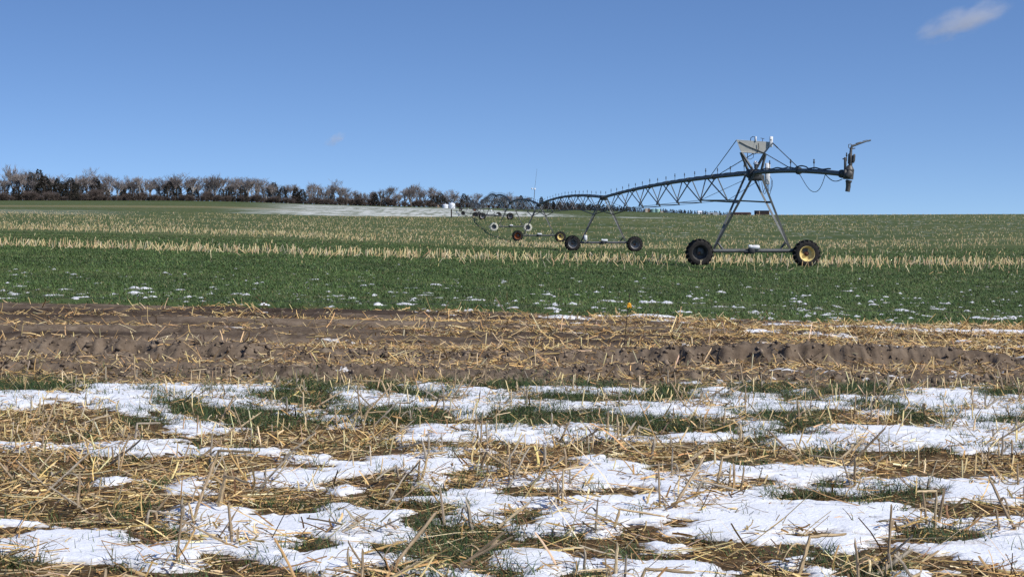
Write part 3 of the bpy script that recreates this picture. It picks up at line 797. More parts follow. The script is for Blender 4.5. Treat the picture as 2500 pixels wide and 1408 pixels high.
# ------------------------------------------------------------------ irrigation machine
M_STEEL = M_PIPE = None
def build_pivot():
    steel = mat('galvanised steel', (.125, .13, .13), .6, .25, .35, 5, .4)
    pipe_m = mat('weathered pipe', (.085, .095, .095), .6, .2, .35, 3, .4)
    darks = mat('dark steel', (.055, .058, .062), .6, .2, .3, 8, .3)
    plate_m = mat('dull zinc plate', (.47, .465, .42), .65, .15, .14, 4, .3, .1)
    white = mat('white enclosure', (.78, .79, .80), .45, 0, .05, 6, .4)
    rubber = mat('tyre rubber', (.026, .024, .023), .85, 0, .5, 7, .2)
    cable_m = mat('black cable', (.015, .015, .018), .6, 0, 0, 1, .3)
    cream = mat('cream wheel band', (.62, .60, .50), .7, 0, .15, 8, .2)
    rims = {'yellow': mat('yellow rim', (.78, .62, .27), .5, 0, .18, 7, .4), 'dark': mat('dark rim', (.075, .072, .068), .6, .1, .4, 9, .3),
            'rust': mat('rusty rim', (.36, .13, .05), .8, 0, .35, 9, .2), 'grey': mat('grey rim', (.30, .29, .28), .6, .2, .3, 8, .3),
            'pale': mat('pale rim', (.50, .47, .44), .6, .1, .25, 8, .3)}
    hub_m = mat('rusty hub', (.11, .055, .04), .8, 0, .3, 25, .2)
    gun_m = mat('gun casting', (.10, .095, .09), .5, .3, .5, 14, .4)
    # tower feet: photo x of the tower and distance
    towers = [(9.58, 70), (6.30, 121), (2.70, 176), (-.15, 223.5), (-2.45, 272), (-4.6, 323.5), (-6.7, 374.5), (-8.9, 426), (-11.1, 477.5), (-13.3, 529)]
    G = [Vector((x, y, float(zland(np.array([x]), np.array([y]))[0]))) for x, y in towers]
    O = G[0].copy()
    root = empty('irrigation_machine', O, 'long centre pivot irrigation machine on wheeled towers across the green field', 'irrigator')
    loc = lambda p: Vector(p) - O
    PH = 3.71
    # --- wheel meshes
    Myz = Matrix(((1, 0, 0), (0, 0, -1), (0, 1, 0)))    # local Z to -Y, so the dish faces the camera side
    def tyre_mesh(material):
        b = MB(); Ro, w = .50, .145
        b.lathe([(.305, w * .8), (.33, w), (.42, w * 1.08), (Ro - .04, w), (Ro, w * .72), (Ro, -w * .72), (Ro - .04, -w), (.42, -w * 1.08), (.33, -w), (.305, -w * .8), (.295, 0), (.305, w * .8)], 48, Myz)
        for k in range(36):
            a = 2 * math.pi * k / 36; sd = 1 if k % 2 else -1
            Mr = Myz @ Matrix.Rotation(a, 3, 'Z') @ Matrix.Rotation(.5 * sd, 3, 'X')
            c = Myz @ (Matrix.Rotation(a, 3, 'Z') @ Vector((Ro + .012, 0, sd * w * .45)))
            b.box(c, (.085, .042, w * 1.25), Mr, .15)
        return b.mesh('wheel', material, True)
    def rim_mesh(material, deep):
        b = MB()
        if deep:
            b.lathe([(.318, .10), (.325, .125), (.305, .13), (.29, .10), (.275, -.02), (.265, -.11), (.235, -.125), (.08, -.115), (.0005, -.115)], 40, Myz)
            return b.mesh('rim', material, True)
        b.lathe([(.318, .10), (.325, .125), (.30, .13), (.285, .09), (.255, .05), (.245, -.02), (.22, -.045), (.08, -.03), (.0005, -.03)], 40, Myz)
        b.lathe([(.0005, -.06), (.22, -.07), (.29, -.10), (.318, -.12), (.318, .10)], 40, Myz)
        return b.mesh('rim', material, True)
    def hub_mesh():
        b = MB(); b.lathe([(.095, -.035), (.095, .005), (.055, .012), (.05, .06), (.03, .075), (.0005, .075)], 20, Myz)
        for k in range(8):
            a = k * math.pi / 4
            b.lathe([(.013, 0), (.013, .03), (.0005, .034)], 6, Myz, Myz @ Vector((.075 * math.cos(a), .075 * math.sin(a), 0)))
        return b.mesh('hub', hub_m, True)
    ty_b, ty_c, hubm = tyre_mesh(rubber), tyre_mesh(cream), hub_mesh()
    rimm = {k: rim_mesh(v, k in ('grey', 'pale', 'rust', 'dark')) for k, v in rims.items()}
    # --- small shared meshes
    sb = MB(); sb.tube([(0, 0, 0), (0, 0, .22)], .012, 6); sb.lathe([(.015, .20), (.028, .23), (.028, .27), (.014, .29), (.024, .33), (.016, .36), (.0005, .37)], 8)
    spr = sb.mesh('sprinkler', darks, True)
    def tower_dir(i):
        a = G[max(i - 1, 0)]; b = G[min(i + 1, len(G) - 1)]
        d = (b - a); d.z = 0; return d.normalized()
    tops = [g + Vector((0, 0, PH)) for g in G]
    wheel_spec = [(('dark', ty_b, 'wheel with dark rim'), ('yellow', ty_b, 'wheel with yellow rim')), (('grey', ty_b, None), ('grey', ty_b, None)),
                  (('rust', ty_b, 'wheel with rusty orange rim'), ('yellow', ty_b, 'wheel with yellow rim')), (('grey', ty_c, 'wheel with cream tyre'), ('grey', ty_c, 'wheel with cream tyre')),
                  (('pale', ty_b, None), ('grey', ty_b, None))] + [(('dark', ty_b, None), ('dark', ty_b, None))] * 4 + [(('pale', ty_b, None), ('rust', ty_b, None))]
    legs_mid = []
    for i, g in enumerate(G):
        d = tower_dir(i); s = Vector((-d.y, d.x, 0)); s = s if s.x > 0 else -s      # s: to the right
        # wheels
        for sgn, (rk, tm, lb) in zip((-1, 1), wheel_spec[i]):
            x = sgn * 2.15
            zc = float(zland(np.array([g.x + s.x * x]), np.array([g.y + s.y * x]))[0]) + .53
            wc = Vector((g.x + s.x * x, g.y + s.y * x - .02, zc))
            ang = math.atan2(s.y, s.x)
            w = link('wheel', tm, root, loc(wc), (0, 0, ang)); 
            if lb: w['label'] = lb
            link('rim', rimm[rk], w); link('hub', hubm, w, (0, .09 if rk != 'yellow' else 0, 0))
        # base beam behind the wheels
        bz = .62
        e0, e1 = g + s * -2.1 + d * .24 + Vector((0, 0, bz)), g + s * 2.1 + d * .24 + Vector((0, 0, bz))
        b = MB(); b.tube([loc(e0), loc(e1)], .075, 12)
        for e in (e0, e1):
            b.box(loc(e) - d * .12, (.26, .22, .26), Matrix.Rotation(math.atan2(s.y, s.x), 3, 'Z'))
        beam = b.build('base_beam', steel, root)
        c = g + d * .22 + Vector((0, 0, bz))
        gb = MB(); gb.box(loc(c) + Vector((-.02, -.02, .02)), (.26, .24, .26), None, .2); gb.lathe([(.0005, -.1), (.09, -.09), (.1, .09), (.0005, .1)], 14, Matrix.Rotation(math.pi / 2, 3, 'Y'), loc(c) + Vector((-.22, 0, -.03)))
        gb.build('gearbox', darks, beam)
        mb = MB(); Mx = Matrix.Rotation(math.pi / 2, 3, 'Y')
        mb.lathe([(.0005, -.17), (.06, -.17), (.085, -.13), (.09, .1), (.075, .15), (.0005, .16)], 16, Mx, loc(c) + Vector((.14, -.06, .14)))
        mb.box(loc(c) + Vector((-.08, -.08, .18)), (.14, .12, .12), None, .15)
        mb.build('motor', white, beam)
        # legs
        mids = {}
        for sgn in (-1, 1):
            foot = g + s * (sgn * 1.55) + d * .24 + Vector((0, 0, bz + .08))
            for along in (-.85, .85):
                top = tops[i] + s * (sgn * .13) + d * along + Vector((0, 0, -.02))
                q = MB(); q.angle_bar(loc(foot), loc(top), .085, .012, s * sgn + d * (-.6))
                q.build('leg', steel, root, smooth=False)
                mids[(sgn, along)] = foot.lerp(top, .62)
            kb = MB(); kb.angle_bar(loc(foot.lerp(top, .10)), loc(g + s * (sgn * 1.15) + d * .24 + Vector((0, 0, bz + .05))), .06, .01, -d)
            tie = MB(); tie.angle_bar(loc(mids[(sgn, -.85)]), loc(mids[(sgn, .85)]), .06, .01, s * sgn); tie.build('leg_tie', steel, root, smooth=False)
            kb.build('leg_brace', steel, root, smooth=False)
        legs_mid.append(mids)
        q = MB(); q.box(loc(tops[i]) + Vector((0, 0, -.02)), (.5, .55, .34), Matrix.Rotation(math.atan2(s.y, s.x), 3, 'Z'), .2)
        q.build('pipe_joint', darks, root)
    # --- spans
    for i in range(len(G) - 1):
        A, B = tops[i], tops[i + 1]; d = (B - A); Ls = d.length; dh = Vector((d.x, d.y, 0)).normalized()
        s = Vector((-dh.y, dh.x, 0)); s = s if s.x > 0 else -s
        cam_h = .20 if i == 0 else .42
        P = lambda t: A.lerp(B, t) + Vector((0, 0, cam_h * 4 * t * (1 - t)))
        n = 28
        b = MB(); b.tube([loc(P(k / n)) for k in range(n + 1)], .084, 12)
        st = [.17 + .132 * k for k in range(6)]
        for t in st:
            p0 = loc(P(t)); dd = (P(t + .01) - P(t - .01)).normalized()
            b.tube([p0 - dd * .04, p0 + dd * .04], .13, 12)
        span = b.build('span_pipe', pipe_m, root)
        c = MB(); c.tube([loc(P(k / 60)) + Vector((0.03, 0, .10 + .012 * math.sin(k * 2.1))) for k in range(61)], .022, 5); c.build('cable', cable_m, span)
        near = i < 4
        ns = int(Ls / 2.9)
        for k in range(ns):
            t = (k + .6) / ns
            link('sprinkler', spr, span, loc(P(t)) + Vector((0, 0, .07)), (0, 0, k * 1.3), (1, 1, .85 if k % 3 else 1.0))
        nodes = {-1: [], 1: []}
        for j, t in enumerate(st):
            br = MB(); drop = .95 + .18 * math.sin(math.pi * t)
            nd = {sg: P(t) + s * (sg * .62) + Vector((0, 0, -drop)) for sg in (-1, 1)}
            for sg in (-1, 1):
                nodes[sg].append(nd[sg])
                for dt in (-.012, .036):
                    br.angle_bar(loc(P(t + dt)) + s * (sg * .06) - Vector((0, 0, .05)), loc(nd[sg]), .058, .010, s * sg)
            br.angle_bar(loc(nd[-1]), loc(nd[1]), .05, .009, (0, 0, -1))
            br.build('truss_brace', steel, span, smooth=False)
        for sg in (-1, 1):
            rd = MB(); path = [A + s * (sg * .3) - Vector((0, 0, .25))] + nodes[sg] + [B + s * (sg * .3) - Vector((0, 0, .25))]
            rd.tube([loc(p) for p in path], .013 if i else .011, 5); rd.build('truss_rod', steel, span)
            for (ti, nd) in ((i, nodes[sg][0]), (i + 1, nodes[sg][-1])):
                kb = MB(); kb.angle_bar(loc(nd), loc(legs_mid[ti][(sg, .85 if ti == i else -.85)]), .075, .012, (0, 0, -1))
                kb.build('strut', steel, span, smooth=False)
    # --- overhang of the near tower
    T = tops[0]; d = (tops[0] - tops[1]); d.z = 0; d.normalize(); s = Vector((-d.y, d.x, 0)); s = s if s.x > 0 else -s
    E = Vector((810 * 55.7 / F, 55.7, CAM_Z + 75 * 55.7 / F))
    OP = lambda t: T.lerp(E, t) + Vector((0, 0, .10 * 4 * t * (1 - t)))
    b = MB(); b.tube([loc(OP(k / 16)) for k in range(17)], .084, 14)
    fl = .56
    for f in (fl, .985):
        dd = (OP(fl + .01) - OP(fl)).normalized(); p = loc(OP(f)); b.tube([p - dd * .05, p + dd * .05], .135, 14)
    over = b.build('overhang_pipe', pipe_m, root)
    c = MB(); c.tube([loc(OP(k / 50)) + Vector((0, 0, .105 + .02 * math.sin(k * .9) + (.05 if 26 < k < 33 else 0))) for k in range(0, 45)], .024, 5); c.build('cable', cable_m, over)
    for t in (.22, .47, .72): link('sprinkler', spr, over, loc(OP(t)) + Vector((0, 0, .07)), (0, 0, t), (1.1, 1.1, .95))
    hs = MB(); p0, p1 = loc(OP(fl)) - Vector((0, 0, .1)), loc(OP(.83)) - Vector((0, 0, .08))
    hs.tube([p0.lerp(p1, t) - Vector((0, 0, .60 * (1 - abs(2 * (t ** 1.35) - 1) ** 2.2))) for t in [k / 22 for k in range(23)]], .011, 6); hs.build('hose_loop', cable_m, over)
    hs = MB(); p0, p1 = loc(OP(.83)) - Vector((0, 0, .07)), loc(OP(1.0)) - Vector((.05, 0, .16))
    hs.tube([p0.lerp(p1, k / 10) - Vector((0, 0, .14 * math.sin(math.pi * k / 10))) for k in range(11)], .014, 6); hs.build('hose_loop', cable_m, over)
    # --- end gun: photo pixels at the distance of the pipe end give its real layout
    Yg = E.y; q = lambda px, py, dy=0: loc(Vector(((px - 1250) * Yg / F, Yg + dy, CAM_Z - (py - 500) * Yg / F)))
    b = MB(); b.tube([q(2073, 438), q(2074, 414)], [.13, .15], 16); b.tube([q(2074, 414), q(2075, 404)], [.15, .07], 16)
    b.box(q(2071, 426, -.12), (.20, .12, .22), Matrix.Rotation(.7, 3, 'Y'), .25)
    b.box(q(2063, 426), (.10, .2, .30), None, .2)
    gun = b.build('end_gun', gun_m, root)
    b = MB(); b.tube([q(2073, 440), q(2072, 444), q(2071, 446), q(2071, 456), q(2069, 468)], [.088, .10, .082, .078, .074], 16); b.tube([q(2072, 441), q(2072, 443.5)], .11, 16)
    b.build('drop_pipe', gun_m, gun)
    b = MB(); b.tube([q(2076, 405), q(2077, 392), q(2076, 378), q(2077, 374), q(2078, 362)], [.06, .072, .065, .045, .04], 12)
    b.tube([q(2082, 398, -.05), q(2083, 392, -.05), q(2084, 380, -.05)], [.03, .05, .05], 10); b.tube([q(2072, 400), q(2073, 376)], .03, 8)
    b.box(q(2085, 384), (.06, .06, .2), Matrix.Rotation(.15, 3, 'Y'), .2)
    b.build('riser', gun_m, gun)
    b = MB(); b.tube([q(2078, 363), q(2080, 357), q(2086, 355), q(2100, 350), q(2113, 346), q(2119, 344.5)], [.04, .042, .036, .030, .022, .018], 12)
    b.tube([q(2119, 344.5), q(2126, 342.5)], [.028, .024], 10)
    b.box(q(2096, 349.5), (.17, .06, .05), Matrix.Rotation(-.28, 3, 'Y'), .2); b.tube([q(2106, 344.5), q(2118, 342)], .010, 6)
    b.build('gun_barrel', steel, gun)
    b = MB(); b.tube([q(2076, 364), q(2072, 360), q(2072, 353), q(2077, 352), q(2081, 355), q(2080, 363)], .014, 6); b.tube([q(2076, 364.5), q(2088, 362)], .018, 6)
    b.build('drive_arm', steel, gun)
    b = MB(); b.box(q(2063.5, 402), (.075, .07, .46), None, .1); b.box(q(2062.5, 388), (.14, .06, .035), None, .2); b.build('bracket', darks, gun)
    link('sprinkler', spr, gun, q(2067, 390) - Vector((0, 0, .05)), (0, 0, 0), (1, 1, .75))
    # --- panel, struts and stays above the near tower
    Yt = T.y; q = lambda px, py, dy=0: loc(Vector(((px - 1250) * Yt / F, Yt + dy, CAM_Z - (py - 500) * Yt / F)))
    c4 = [(1798.4, 343), (1886, 348.8), (1867.4, 374.5), (1809, 371)]
    b = MB(); th = .012
    vs = [q(*p, -th) for p in c4] + [q(*p, th) for p in c4]
    b.add(vs, [(0, 3, 2, 1), (4, 5, 6, 7)] + [(k, (k + 1) % 4, 4 + (k + 1) % 4, 4 + k) for k in range(4)])
    b.tube([q(1809, 371.6), q(1867.4, 375)], .022, 6); b.tube([q(1798.4, 342), q(1886, 348)], .014, 6)
    panel = b.build('tower_panel', plate_m, root, smooth=False)
    for (a, e) in (((1809, 372), (1828, 415)), ((1810, 372), (1836, 415)), ((1867, 375), (1846, 416)), ((1869, 377), (1861, 418))):
        k = MB(); k.angle_bar(q(*a, .03 if a[0] % 2 else -.03), q(*e, .25 if a[0] % 2 else -.2), .075, .012, (0, -1, 0)); k.build('strut', steel, panel, smooth=False)
    k = MB(); k.tube([q(1805, 346, -.03), q(1826, 357, -.03), q(1867, 374, -.03)], .018, 6); k.tube([q(1886, 349, -.02), q(1867, 374, -.02)], .016, 6); k.build('frame_rod', steel, panel)
    k = MB(); k.tube([q(1832, 344), q(1833, 337), q(1838, 333.5), q(1843, 334.5), q(1843, 346), q(1840, 356), q(1836, 371)], .014, 6)
    k.tube([q(1851, 350, -.06), q(1852, 362, -.06), q(1848, 374, -.06), q(1841, 377, -.06), q(1834, 374, -.06)], .013, 6)
    k.tube([q(1825, 372), q(1825, 387)], .014, 6); k.tube([q(1825, 388), q(1832, 389), q(1839, 385), q(1840, 374)], .012, 6); k.build('cable_loop', cable_m, panel)
    k = MB(); k.box(q(1845, 339.5), (.06, .10, .20), None, .2); k.build('sensor', white, panel)
    k = MB(); k.box(q(1882, 346.5, -.06), (.125, .10, .42), Matrix.Rotation(.05, 3, 'Y'), .15); k.build('control_box', white, panel)
    k = MB(); k.box(q(1882, 341.5, -.115), (.05, .012, .05), None, .1); k.build('box_plate', plate_m, panel)
    k = MB(); k.tube([q(1861, 346.5), q(1862, 339)], .012, 6); k.tube([q(1857, 337.5), q(1866, 339)], .012, 6); k.build('wind_vane', darks, panel)
    Ps = lambda t: tops[0].lerp(tops[1], t) + Vector((0, 0, .20 * 4 * t * (1 - t)))
    for a, e in ((q(1798, 342.5), loc(Ps(.185)) + Vector((0, 0, .09))), (q(1886, 349), loc(OP(fl)) + Vector((0, 0, .1))), (q(1868, 375), loc(OP(.46)) + Vector((0, 0, .1))), (q(1838, 376), loc(Ps(.145)) + Vector((0, 0, .09)))):
        k = MB(); k.tube([a, e], .017, 6)
        if a.x > 0.5: k.tube([a, a.lerp(e, .22)], .026, 6)
        k.build('stay_rod', steel, root)
    # lamp on the joint, boxes hung at the tower
    k = MB(); k.tube([q(1844, 412, -.1), q(1844, 401, -.1)], .06, 10); k.build('lamp_post', darks, root)
    k = MB(); k.lathe([(.0005, .13), (.05, .12), (.085, .07), (.095, .0), (.07, -.02), (.0005, -.02)], 16, None, q(1844, 401, -.1)); k.build('lamp', white, root)
    k = MB(); k.box(q(1846, 434), (.58, .5, .24), None, .08); k.build('junction_box', darks, root)
    k = MB(); k.box(q(1877.5, 424, .45), (.20, .16, .86), Matrix.Rotation(.03, 3, 'Y'), .2); cb = k.build('control_box', white, root)
    k = MB()
    for (x0, y0, x1, y1, sag) in ((1862, 444, 1876, 448, .45), (1876, 450, 1887, 440, .5), (1854, 440, 1872, 452, .38)):
        a, e = q(x0, y0, .3), q(x1, y1, .3)
        k.tube([a.lerp(e, j / 14) - Vector((0, 0, sag * math.sin(math.pi * j / 14))) for j in range(15)], .010, 5)
    k.tube([q(1882, 430, .3), q(1888, 440, .3), q(1889, 452, .3), q(1884, 467, .3), q(1880, 466, .3), q(1879, 448, .3)], .010, 5)
    k.build('wire_loop', cable_m, cb)
    # aerial on the third span
    p = tops[2].lerp(tops[3], .16) + Vector((0, 0, .35))
    k = MB(); k.tube([loc(p) - Vector((0.0, 0, 1.0)), loc(p) + Vector((.12, 0, 1.15))], .035, 6); mast = k.build('aerial_mast', steel, root)
    k = MB(); k.lathe([(.0005, .12), (.08, .11), (.12, .04), (.10, -.05), (.0005, -.06)], 14, None, loc(p) + Vector((.12, 0, 1.2))); k.box(loc(p) + Vector((-.16, -.05, 1.25)), (.16, .12, .15), None, .3); k.build('receiver', white, mast)
    k = MB(); k.tube([loc(p) + Vector((.13, 0, 1.3)), loc(p) + Vector((.36, 0, 3.35))], [.016, .009], 5); k.build('aerial', steel, mast)
    # small dishes and boxes at the farther towers
    for ti, dx, dz in ((1, -1.25, .95), (4, -.75, 1.35)):
        k = MB(); k.box(loc(G[ti] + Vector((dx, -.1, dz))), (.22, .16, .36), None, .2); k.build('control_box', white, root)

# ------------------------------------------------------------------ trees
def bare_tree_meshes(seed, H, wood, twig_m, spread=.6, fork=.22, lv=(5, 4, 4, 5), thick=1.0):
    rg = random.Random(seed); tr, cr = MB(), MB()
    def go(p, d, L, r, level):
        n = 3 if level < 2 else 2
        pts, rs = [p], [r]; q = p
        for i in range(n):
            d = (d + Vector((rg.gauss(0, .13), rg.gauss(0, .13), rg.gauss(.05, .06)))).normalized()
            q = q + d * (L / n); pts.append(q); rs.append(r * (1 - .5 * (i + 1) / n))
        (tr if level < 2 else cr).tube(pts, rs, 5 if level < 2 else 3, False)
        if level >= len(lv): return
        for k in range(lv[level] + (rg.random() < .4)):
            t = rg.uniform(.40 if level else .42, 1.0); i = min(int(t * n), n - 1); o = pts[i].lerp(pts[i + 1], t * n - i)
            ax = Vector((rg.gauss(0, 1), rg.gauss(0, 1), rg.gauss(0, .35))).normalized()
            nd = (d * (1 - spread * rg.uniform(.5, 1.1)) + ax * spread * rg.uniform(.45, 1.15) + Vector((0, 0, .38))).normalized()
            go(o, nd, L * rg.uniform(.50, .78), max(r * rg.uniform(.38, .55), .020 * thick), level + 1)
    go(Vector((0, 0, 0)), Vector((rg.gauss(0, .05), rg.gauss(0, .05), 1)).normalized(), H * .40, H * .016 * thick, 0)
    zm = max(v[2] for v in cr.v)
    for b in (tr, cr): b.v = [(x * H / zm, y * H / zm, z * H / zm) for x, y, z in b.v]
    return tr.mesh('trunk', wood), cr.mesh('crown', twig_m)

def conifer_meshes(seed, H, wood, leaf, fat=.26, lumps=1.0):
    rs = np.random.default_rng(seed); n = 1700
    b = MB(); b.tube([(0, 0, 0), (0, 0, H * .5), (0, 0, H * .97)], [H * .02, H * .012, .02], 5, False)
    t = rs.beta(1.1, 1.5, n); az = rs.uniform(0, 2 * math.pi, n)
    lump = 1 + .38 * lumps * perlin(az * 1.3 + seed, t * 7, seed) + .25 * perlin(az * 3, t * 17 + 3, seed + 1)
    rad = H * fat * (1 - t) ** .55 * np.clip(lump, .35, 1.7) * np.sqrt(rs.uniform(.25, 1, n))
    z = H * (.04 + .94 * t)
    P = np.stack([rad * np.cos(az), rad * np.sin(az), z], 1)
    D = unit(np.stack([np.cos(az), np.sin(az), rs.normal(-.1, .5, n)], 1) + .5 * rs.standard_normal((n, 3)))
    S = unit(np.cross(D, rs.standard_normal((n, 3)))); N = np.cross(D, S)
    V, Q, k = strips(P, D, N * .1, S, N, rs.uniform(.25, .6, n), rs.uniform(.16, .38, n), [.5, 1, .25], 2, .2)
    pal = np.array([[.030, .032, .024], [.048, .044, .036], [.022, .024, .022], [.066, .054, .044]])
    C = np.repeat(np.clip(pal[rs.choice(4, n)] * (1 + .2 * rs.standard_normal((n, 1))), .008, 1), k, 0)
    return b.mesh('trunk', wood), mesh_np('crown', V, Q, None, leaf, dict(tint=C))

def brush_meshes(seed, H, wood, twig_m):
    rg = random.Random(seed); tr, cr = MB(), MB()
    for s in range(6):
        a = rg.uniform(0, 6.28); p = Vector((.3 * math.cos(a), .3 * math.sin(a), 0)); d = Vector((math.cos(a) * .35, math.sin(a) * .35, 1)).normalized()
        q = p + d * H * .55; tr.tube([p, q], [.09, .05], 4, False)
        for k in range(95):
            o = p.lerp(q, rg.uniform(.08, 1)); nd = Vector((rg.gauss(0, .8), rg.gauss(0, .8), rg.uniform(-.1, 1.1))).normalized()
            m = o + nd * rg.uniform(.5, H * .42); cr.tube([o, o.lerp(m, .5) + Vector((rg.gauss(0, .12), rg.gauss(0, .12), 0)), m], [.035, .028, .014], 3, False)
            for j in range(3):
                o2 = o.lerp(m, rg.uniform(.3, 1)); cr.tube([o2, o2 + Vector((rg.gauss(0, .5), rg.gauss(0, .5), rg.uniform(0, .7)))], [.026, .012], 3, False)
    return tr.mesh('trunk', wood), cr.mesh('crown', twig_m)

_T = lambda w: [w + '-' + x for x in ('first', 'second', 'third', 'fourth', 'fifth', 'sixth', 'seventh', 'eighth', 'ninth')]
ORD = ['nearest', 'second', 'third', 'fourth', 'fifth', 'sixth', 'seventh', 'eighth', 'ninth', 'tenth', 'eleventh', 'twelfth', 'thirteenth', 'fourteenth', 'fifteenth', 'sixteenth', 'seventeenth', 'eighteenth', 'nineteenth', 'twentieth'] + _T('twenty') + ['thirtieth'] + _T('thirty') + ['fortieth'] + _T('forty') + ['fiftieth'] + _T('fifty')
TREE_D = lambda px: float(np.interp(px, [-100, 0, 500, 1000, 1200, 1400], [640, 650, 740, 900, 1000, 1250]))
def build_trees():
    bark = mat('grey bark', (.30, .275, .25), .9, 0, .25, 3, .1)
    twig = mat('grey twigs', (.235, .205, .190), .9, 0, .25, .6, .1)
    brown = mat('brown twigs', (.130, .104, .092), .9, 0, .3, .5, .1)
    bark2 = mat('dark bark', (.10, .08, .065), .9, 0, .25, 3, .1)
    leaf = mat_attr('cedar needles', .9, .1)
    bare = [bare_tree_meshes(300 + i, 12, bark, twig, sp, .2, lv, 1.35) for i, (sp, lv) in enumerate(((.55, (5, 4, 4, 5)), (.7, (6, 4, 4, 5)), (.45, (5, 5, 4, 5)), (.62, (4, 5, 5, 5)), (.5, (6, 4, 5, 4)), (.75, (5, 5, 4, 5))))]
    con = [conifer_meshes(400 + i, 9, bark2, leaf, f, l) for i, (f, l) in enumerate(((.25, 1.5), (.36, 1.3), (.30, 1.7), (.42, 1.2), (.28, 1.6)))]
    brs = [brush_meshes(500 + i, 6, bark2, brown) for i in range(4)]
    BARE = [(10, 420), (34, 402), (58, 412), (118, 425), (150, 426), (185, 430), (215, 411), (240, 428), (262, 423), (290, 431), (316, 430), (342, 430), (368, 434), (390, 432), (408, 434), (428, 424), (446, 423), (470, 430), (505, 433), (530, 424), (566, 435), (586, 433), (606, 432), (626, 434), (646, 437), (664, 446), (756, 444), (780, 449), (826, 439), (846, 456), (868, 464), (905, 466), (928, 460), (946, 455), (966, 461), (990, 457), (1005, 452), (1021, 447), (1058, 456), (1082, 466), (1095, 464), (1108, 463), (1122, 474), (1166, 471), (1186, 477), (1206, 481), (1240, 469), (1262, 478), (1285, 481), (1372, 487), (1400, 487)]
    CON = [(40, 448), (75, 418), (95, 411), (107, 428), (140, 433), (155, 440), (172, 432), (192, 446), (234, 431), (252, 446), (300, 456), (342, 458), (414, 441), (436, 452), (463, 455), (478, 461), (540, 458), (560, 454), (592, 452), (668, 444), (690, 453), (722, 456), (738, 460), (800, 462), (812, 468), (872, 474), (916, 470), (936, 476), (1062, 476), (1076, 470), (1133, 471), (1152, 486), (1226, 479), (1272, 476), (1322, 479), (1336, 487), (1352, 491)]
    _px = np.array([b[0] for b in BARE], float); _tp = np.array([b[1] for b in BARE], float)
    for x in np.arange(4, 1290, 15.0):
        bx = x + random.uniform(-5, 5); base = float(np.interp(bx, [0, 300, 500, 650, 800, 1000, 1300], [489, 486, 489, 496, 499, 505, 510]))
        BARE.append((bx, base - (base - float(np.interp(bx, _px, _tp))) * random.uniform(.66, .95)))
    BARE.sort()
    BRU = [(x, None) for x in range(3, 1420, 12)]
    allt = []
    for nm, lst, kit, Hn in (('bare_tree', BARE, bare, 12.), ('cedar_tree', CON, con, 9.), ('brush_tree', BRU, brs, 6.)):
        rows = []
        for px, top in lst:
            D = TREE_D(px) * random.uniform(.985, 1.02) * (.99 if nm == 'brush_tree' else 1.0 if nm == 'cedar_tree' else 1.01)
            p = at(px, D); by = img(p.x, D, p.z)[1]
            if top is None: h = random.choice((random.uniform(.22, .45), random.uniform(.25, .5), random.uniform(.45, .8))) * float(np.interp(px, [0, 300, 700, 1000, 1300, 1420], [9.5, 8.5, 8.5, 8, 5, 3.5]))
            else: h = (by - top) * D / F * (1.07 if nm == 'bare_tree' else 1)
            rows.append((px, p, h))
        n_l = [r for r in rows if r[0] < 1088]; n_r = [r for r in rows if r[0] >= 1088]
        for px, p, h in rows:
            word = {'bare_tree': 'bare grey tree', 'cedar_tree': 'dark evergreen cedar', 'brush_tree': 'low leafless brown tree'}[nm]
            kd = {'bare_tree': 'bare grey tree', 'cedar_tree': 'evergreen', 'brush_tree': 'low brown tree'}[nm]
            if px < 545:
                i = [r[0] for r in rows].index(px); w = 'first' if i == 0 else ORD[i]
                lb = f'{word}, {w} such tree from the left end of far tree line'
            elif px < 1088:
                i = [r[0] for r in n_l][::-1].index(px)
                lb = f'{word}, {ORD[i]} such tree left of the two white tanks'
            else:
                i = [r[0] for r in n_r].index(px)
                lb = f'{word}, {ORD[i]} such tree right of the two white tanks'
            tall = ('tall ' if h > 10 else '') if nm != 'brush_tree' else ''
            root = empty(nm, p - Vector((0, 0, .1)), tall + lb, {'bare_tree': 'tree', 'cedar_tree': 'evergreen', 'brush_tree': 'tree'}[nm],
                         {'bare_tree': 'bare trees along the far tree line', 'cedar_tree': 'evergreens along the far tree line', 'brush_tree': 'low brown trees under the tree line'}[nm])
            t, c = random.choice(kit); sc_ = h / Hn; sw = sc_ * random.uniform(.9, 1.3) * (1.22 if nm == 'bare_tree' else 1) * (1.05 if nm == 'brush_tree' else 1)
            rz = random.uniform(0, 6.28)
            root.rotation_euler.z = rz; root.scale = (sw, sw, sc_)
            link('trunk', t, root); link('crown', c, root)
    # brush under the trees and the small far wood to the right: nobody could count these
    def mass(name, label, cat, pts, hs, fat, cols, leafy):
        V, Q, C = [], [], []; o = 0
        for (p, h) in zip(pts, hs):
            n = leafy; t = RNG.beta(1, 1.4, n); az = RNG.uniform(0, 6.28, n); rad = h * fat * (1 - t) ** .8 * np.sqrt(RNG.random(n))
            P = np.stack([p[0] + rad * np.cos(az), p[1] + rad * np.sin(az), p[2] + h * t], 1)
            D = unit(RNG.standard_normal((n, 3)) + np.array([0, 0, .5])); S = unit(np.cross(D, RNG.standard_normal((n, 3)))); N = np.cross(D, S)
            v, q, k = strips(P, D, N * .1, S, N, RNG.uniform(.12, .22, n) * h, RNG.uniform(.05, .12, n) * h, [.6, 1, .3], 2, .2)
            V.append(v); Q.append(q + o); o += len(v); C.append(np.repeat(np.clip(cols[RNG.choice(len(cols), n)] * (1 + .2 * RNG.standard_normal((n, 1))), .008, 1), k, 0))
        tag(link(name, mesh_np(name, np.concatenate(V), np.concatenate(Q), None, leaf, dict(tint=np.concatenate(C)))), label, cat, kind='stuff')
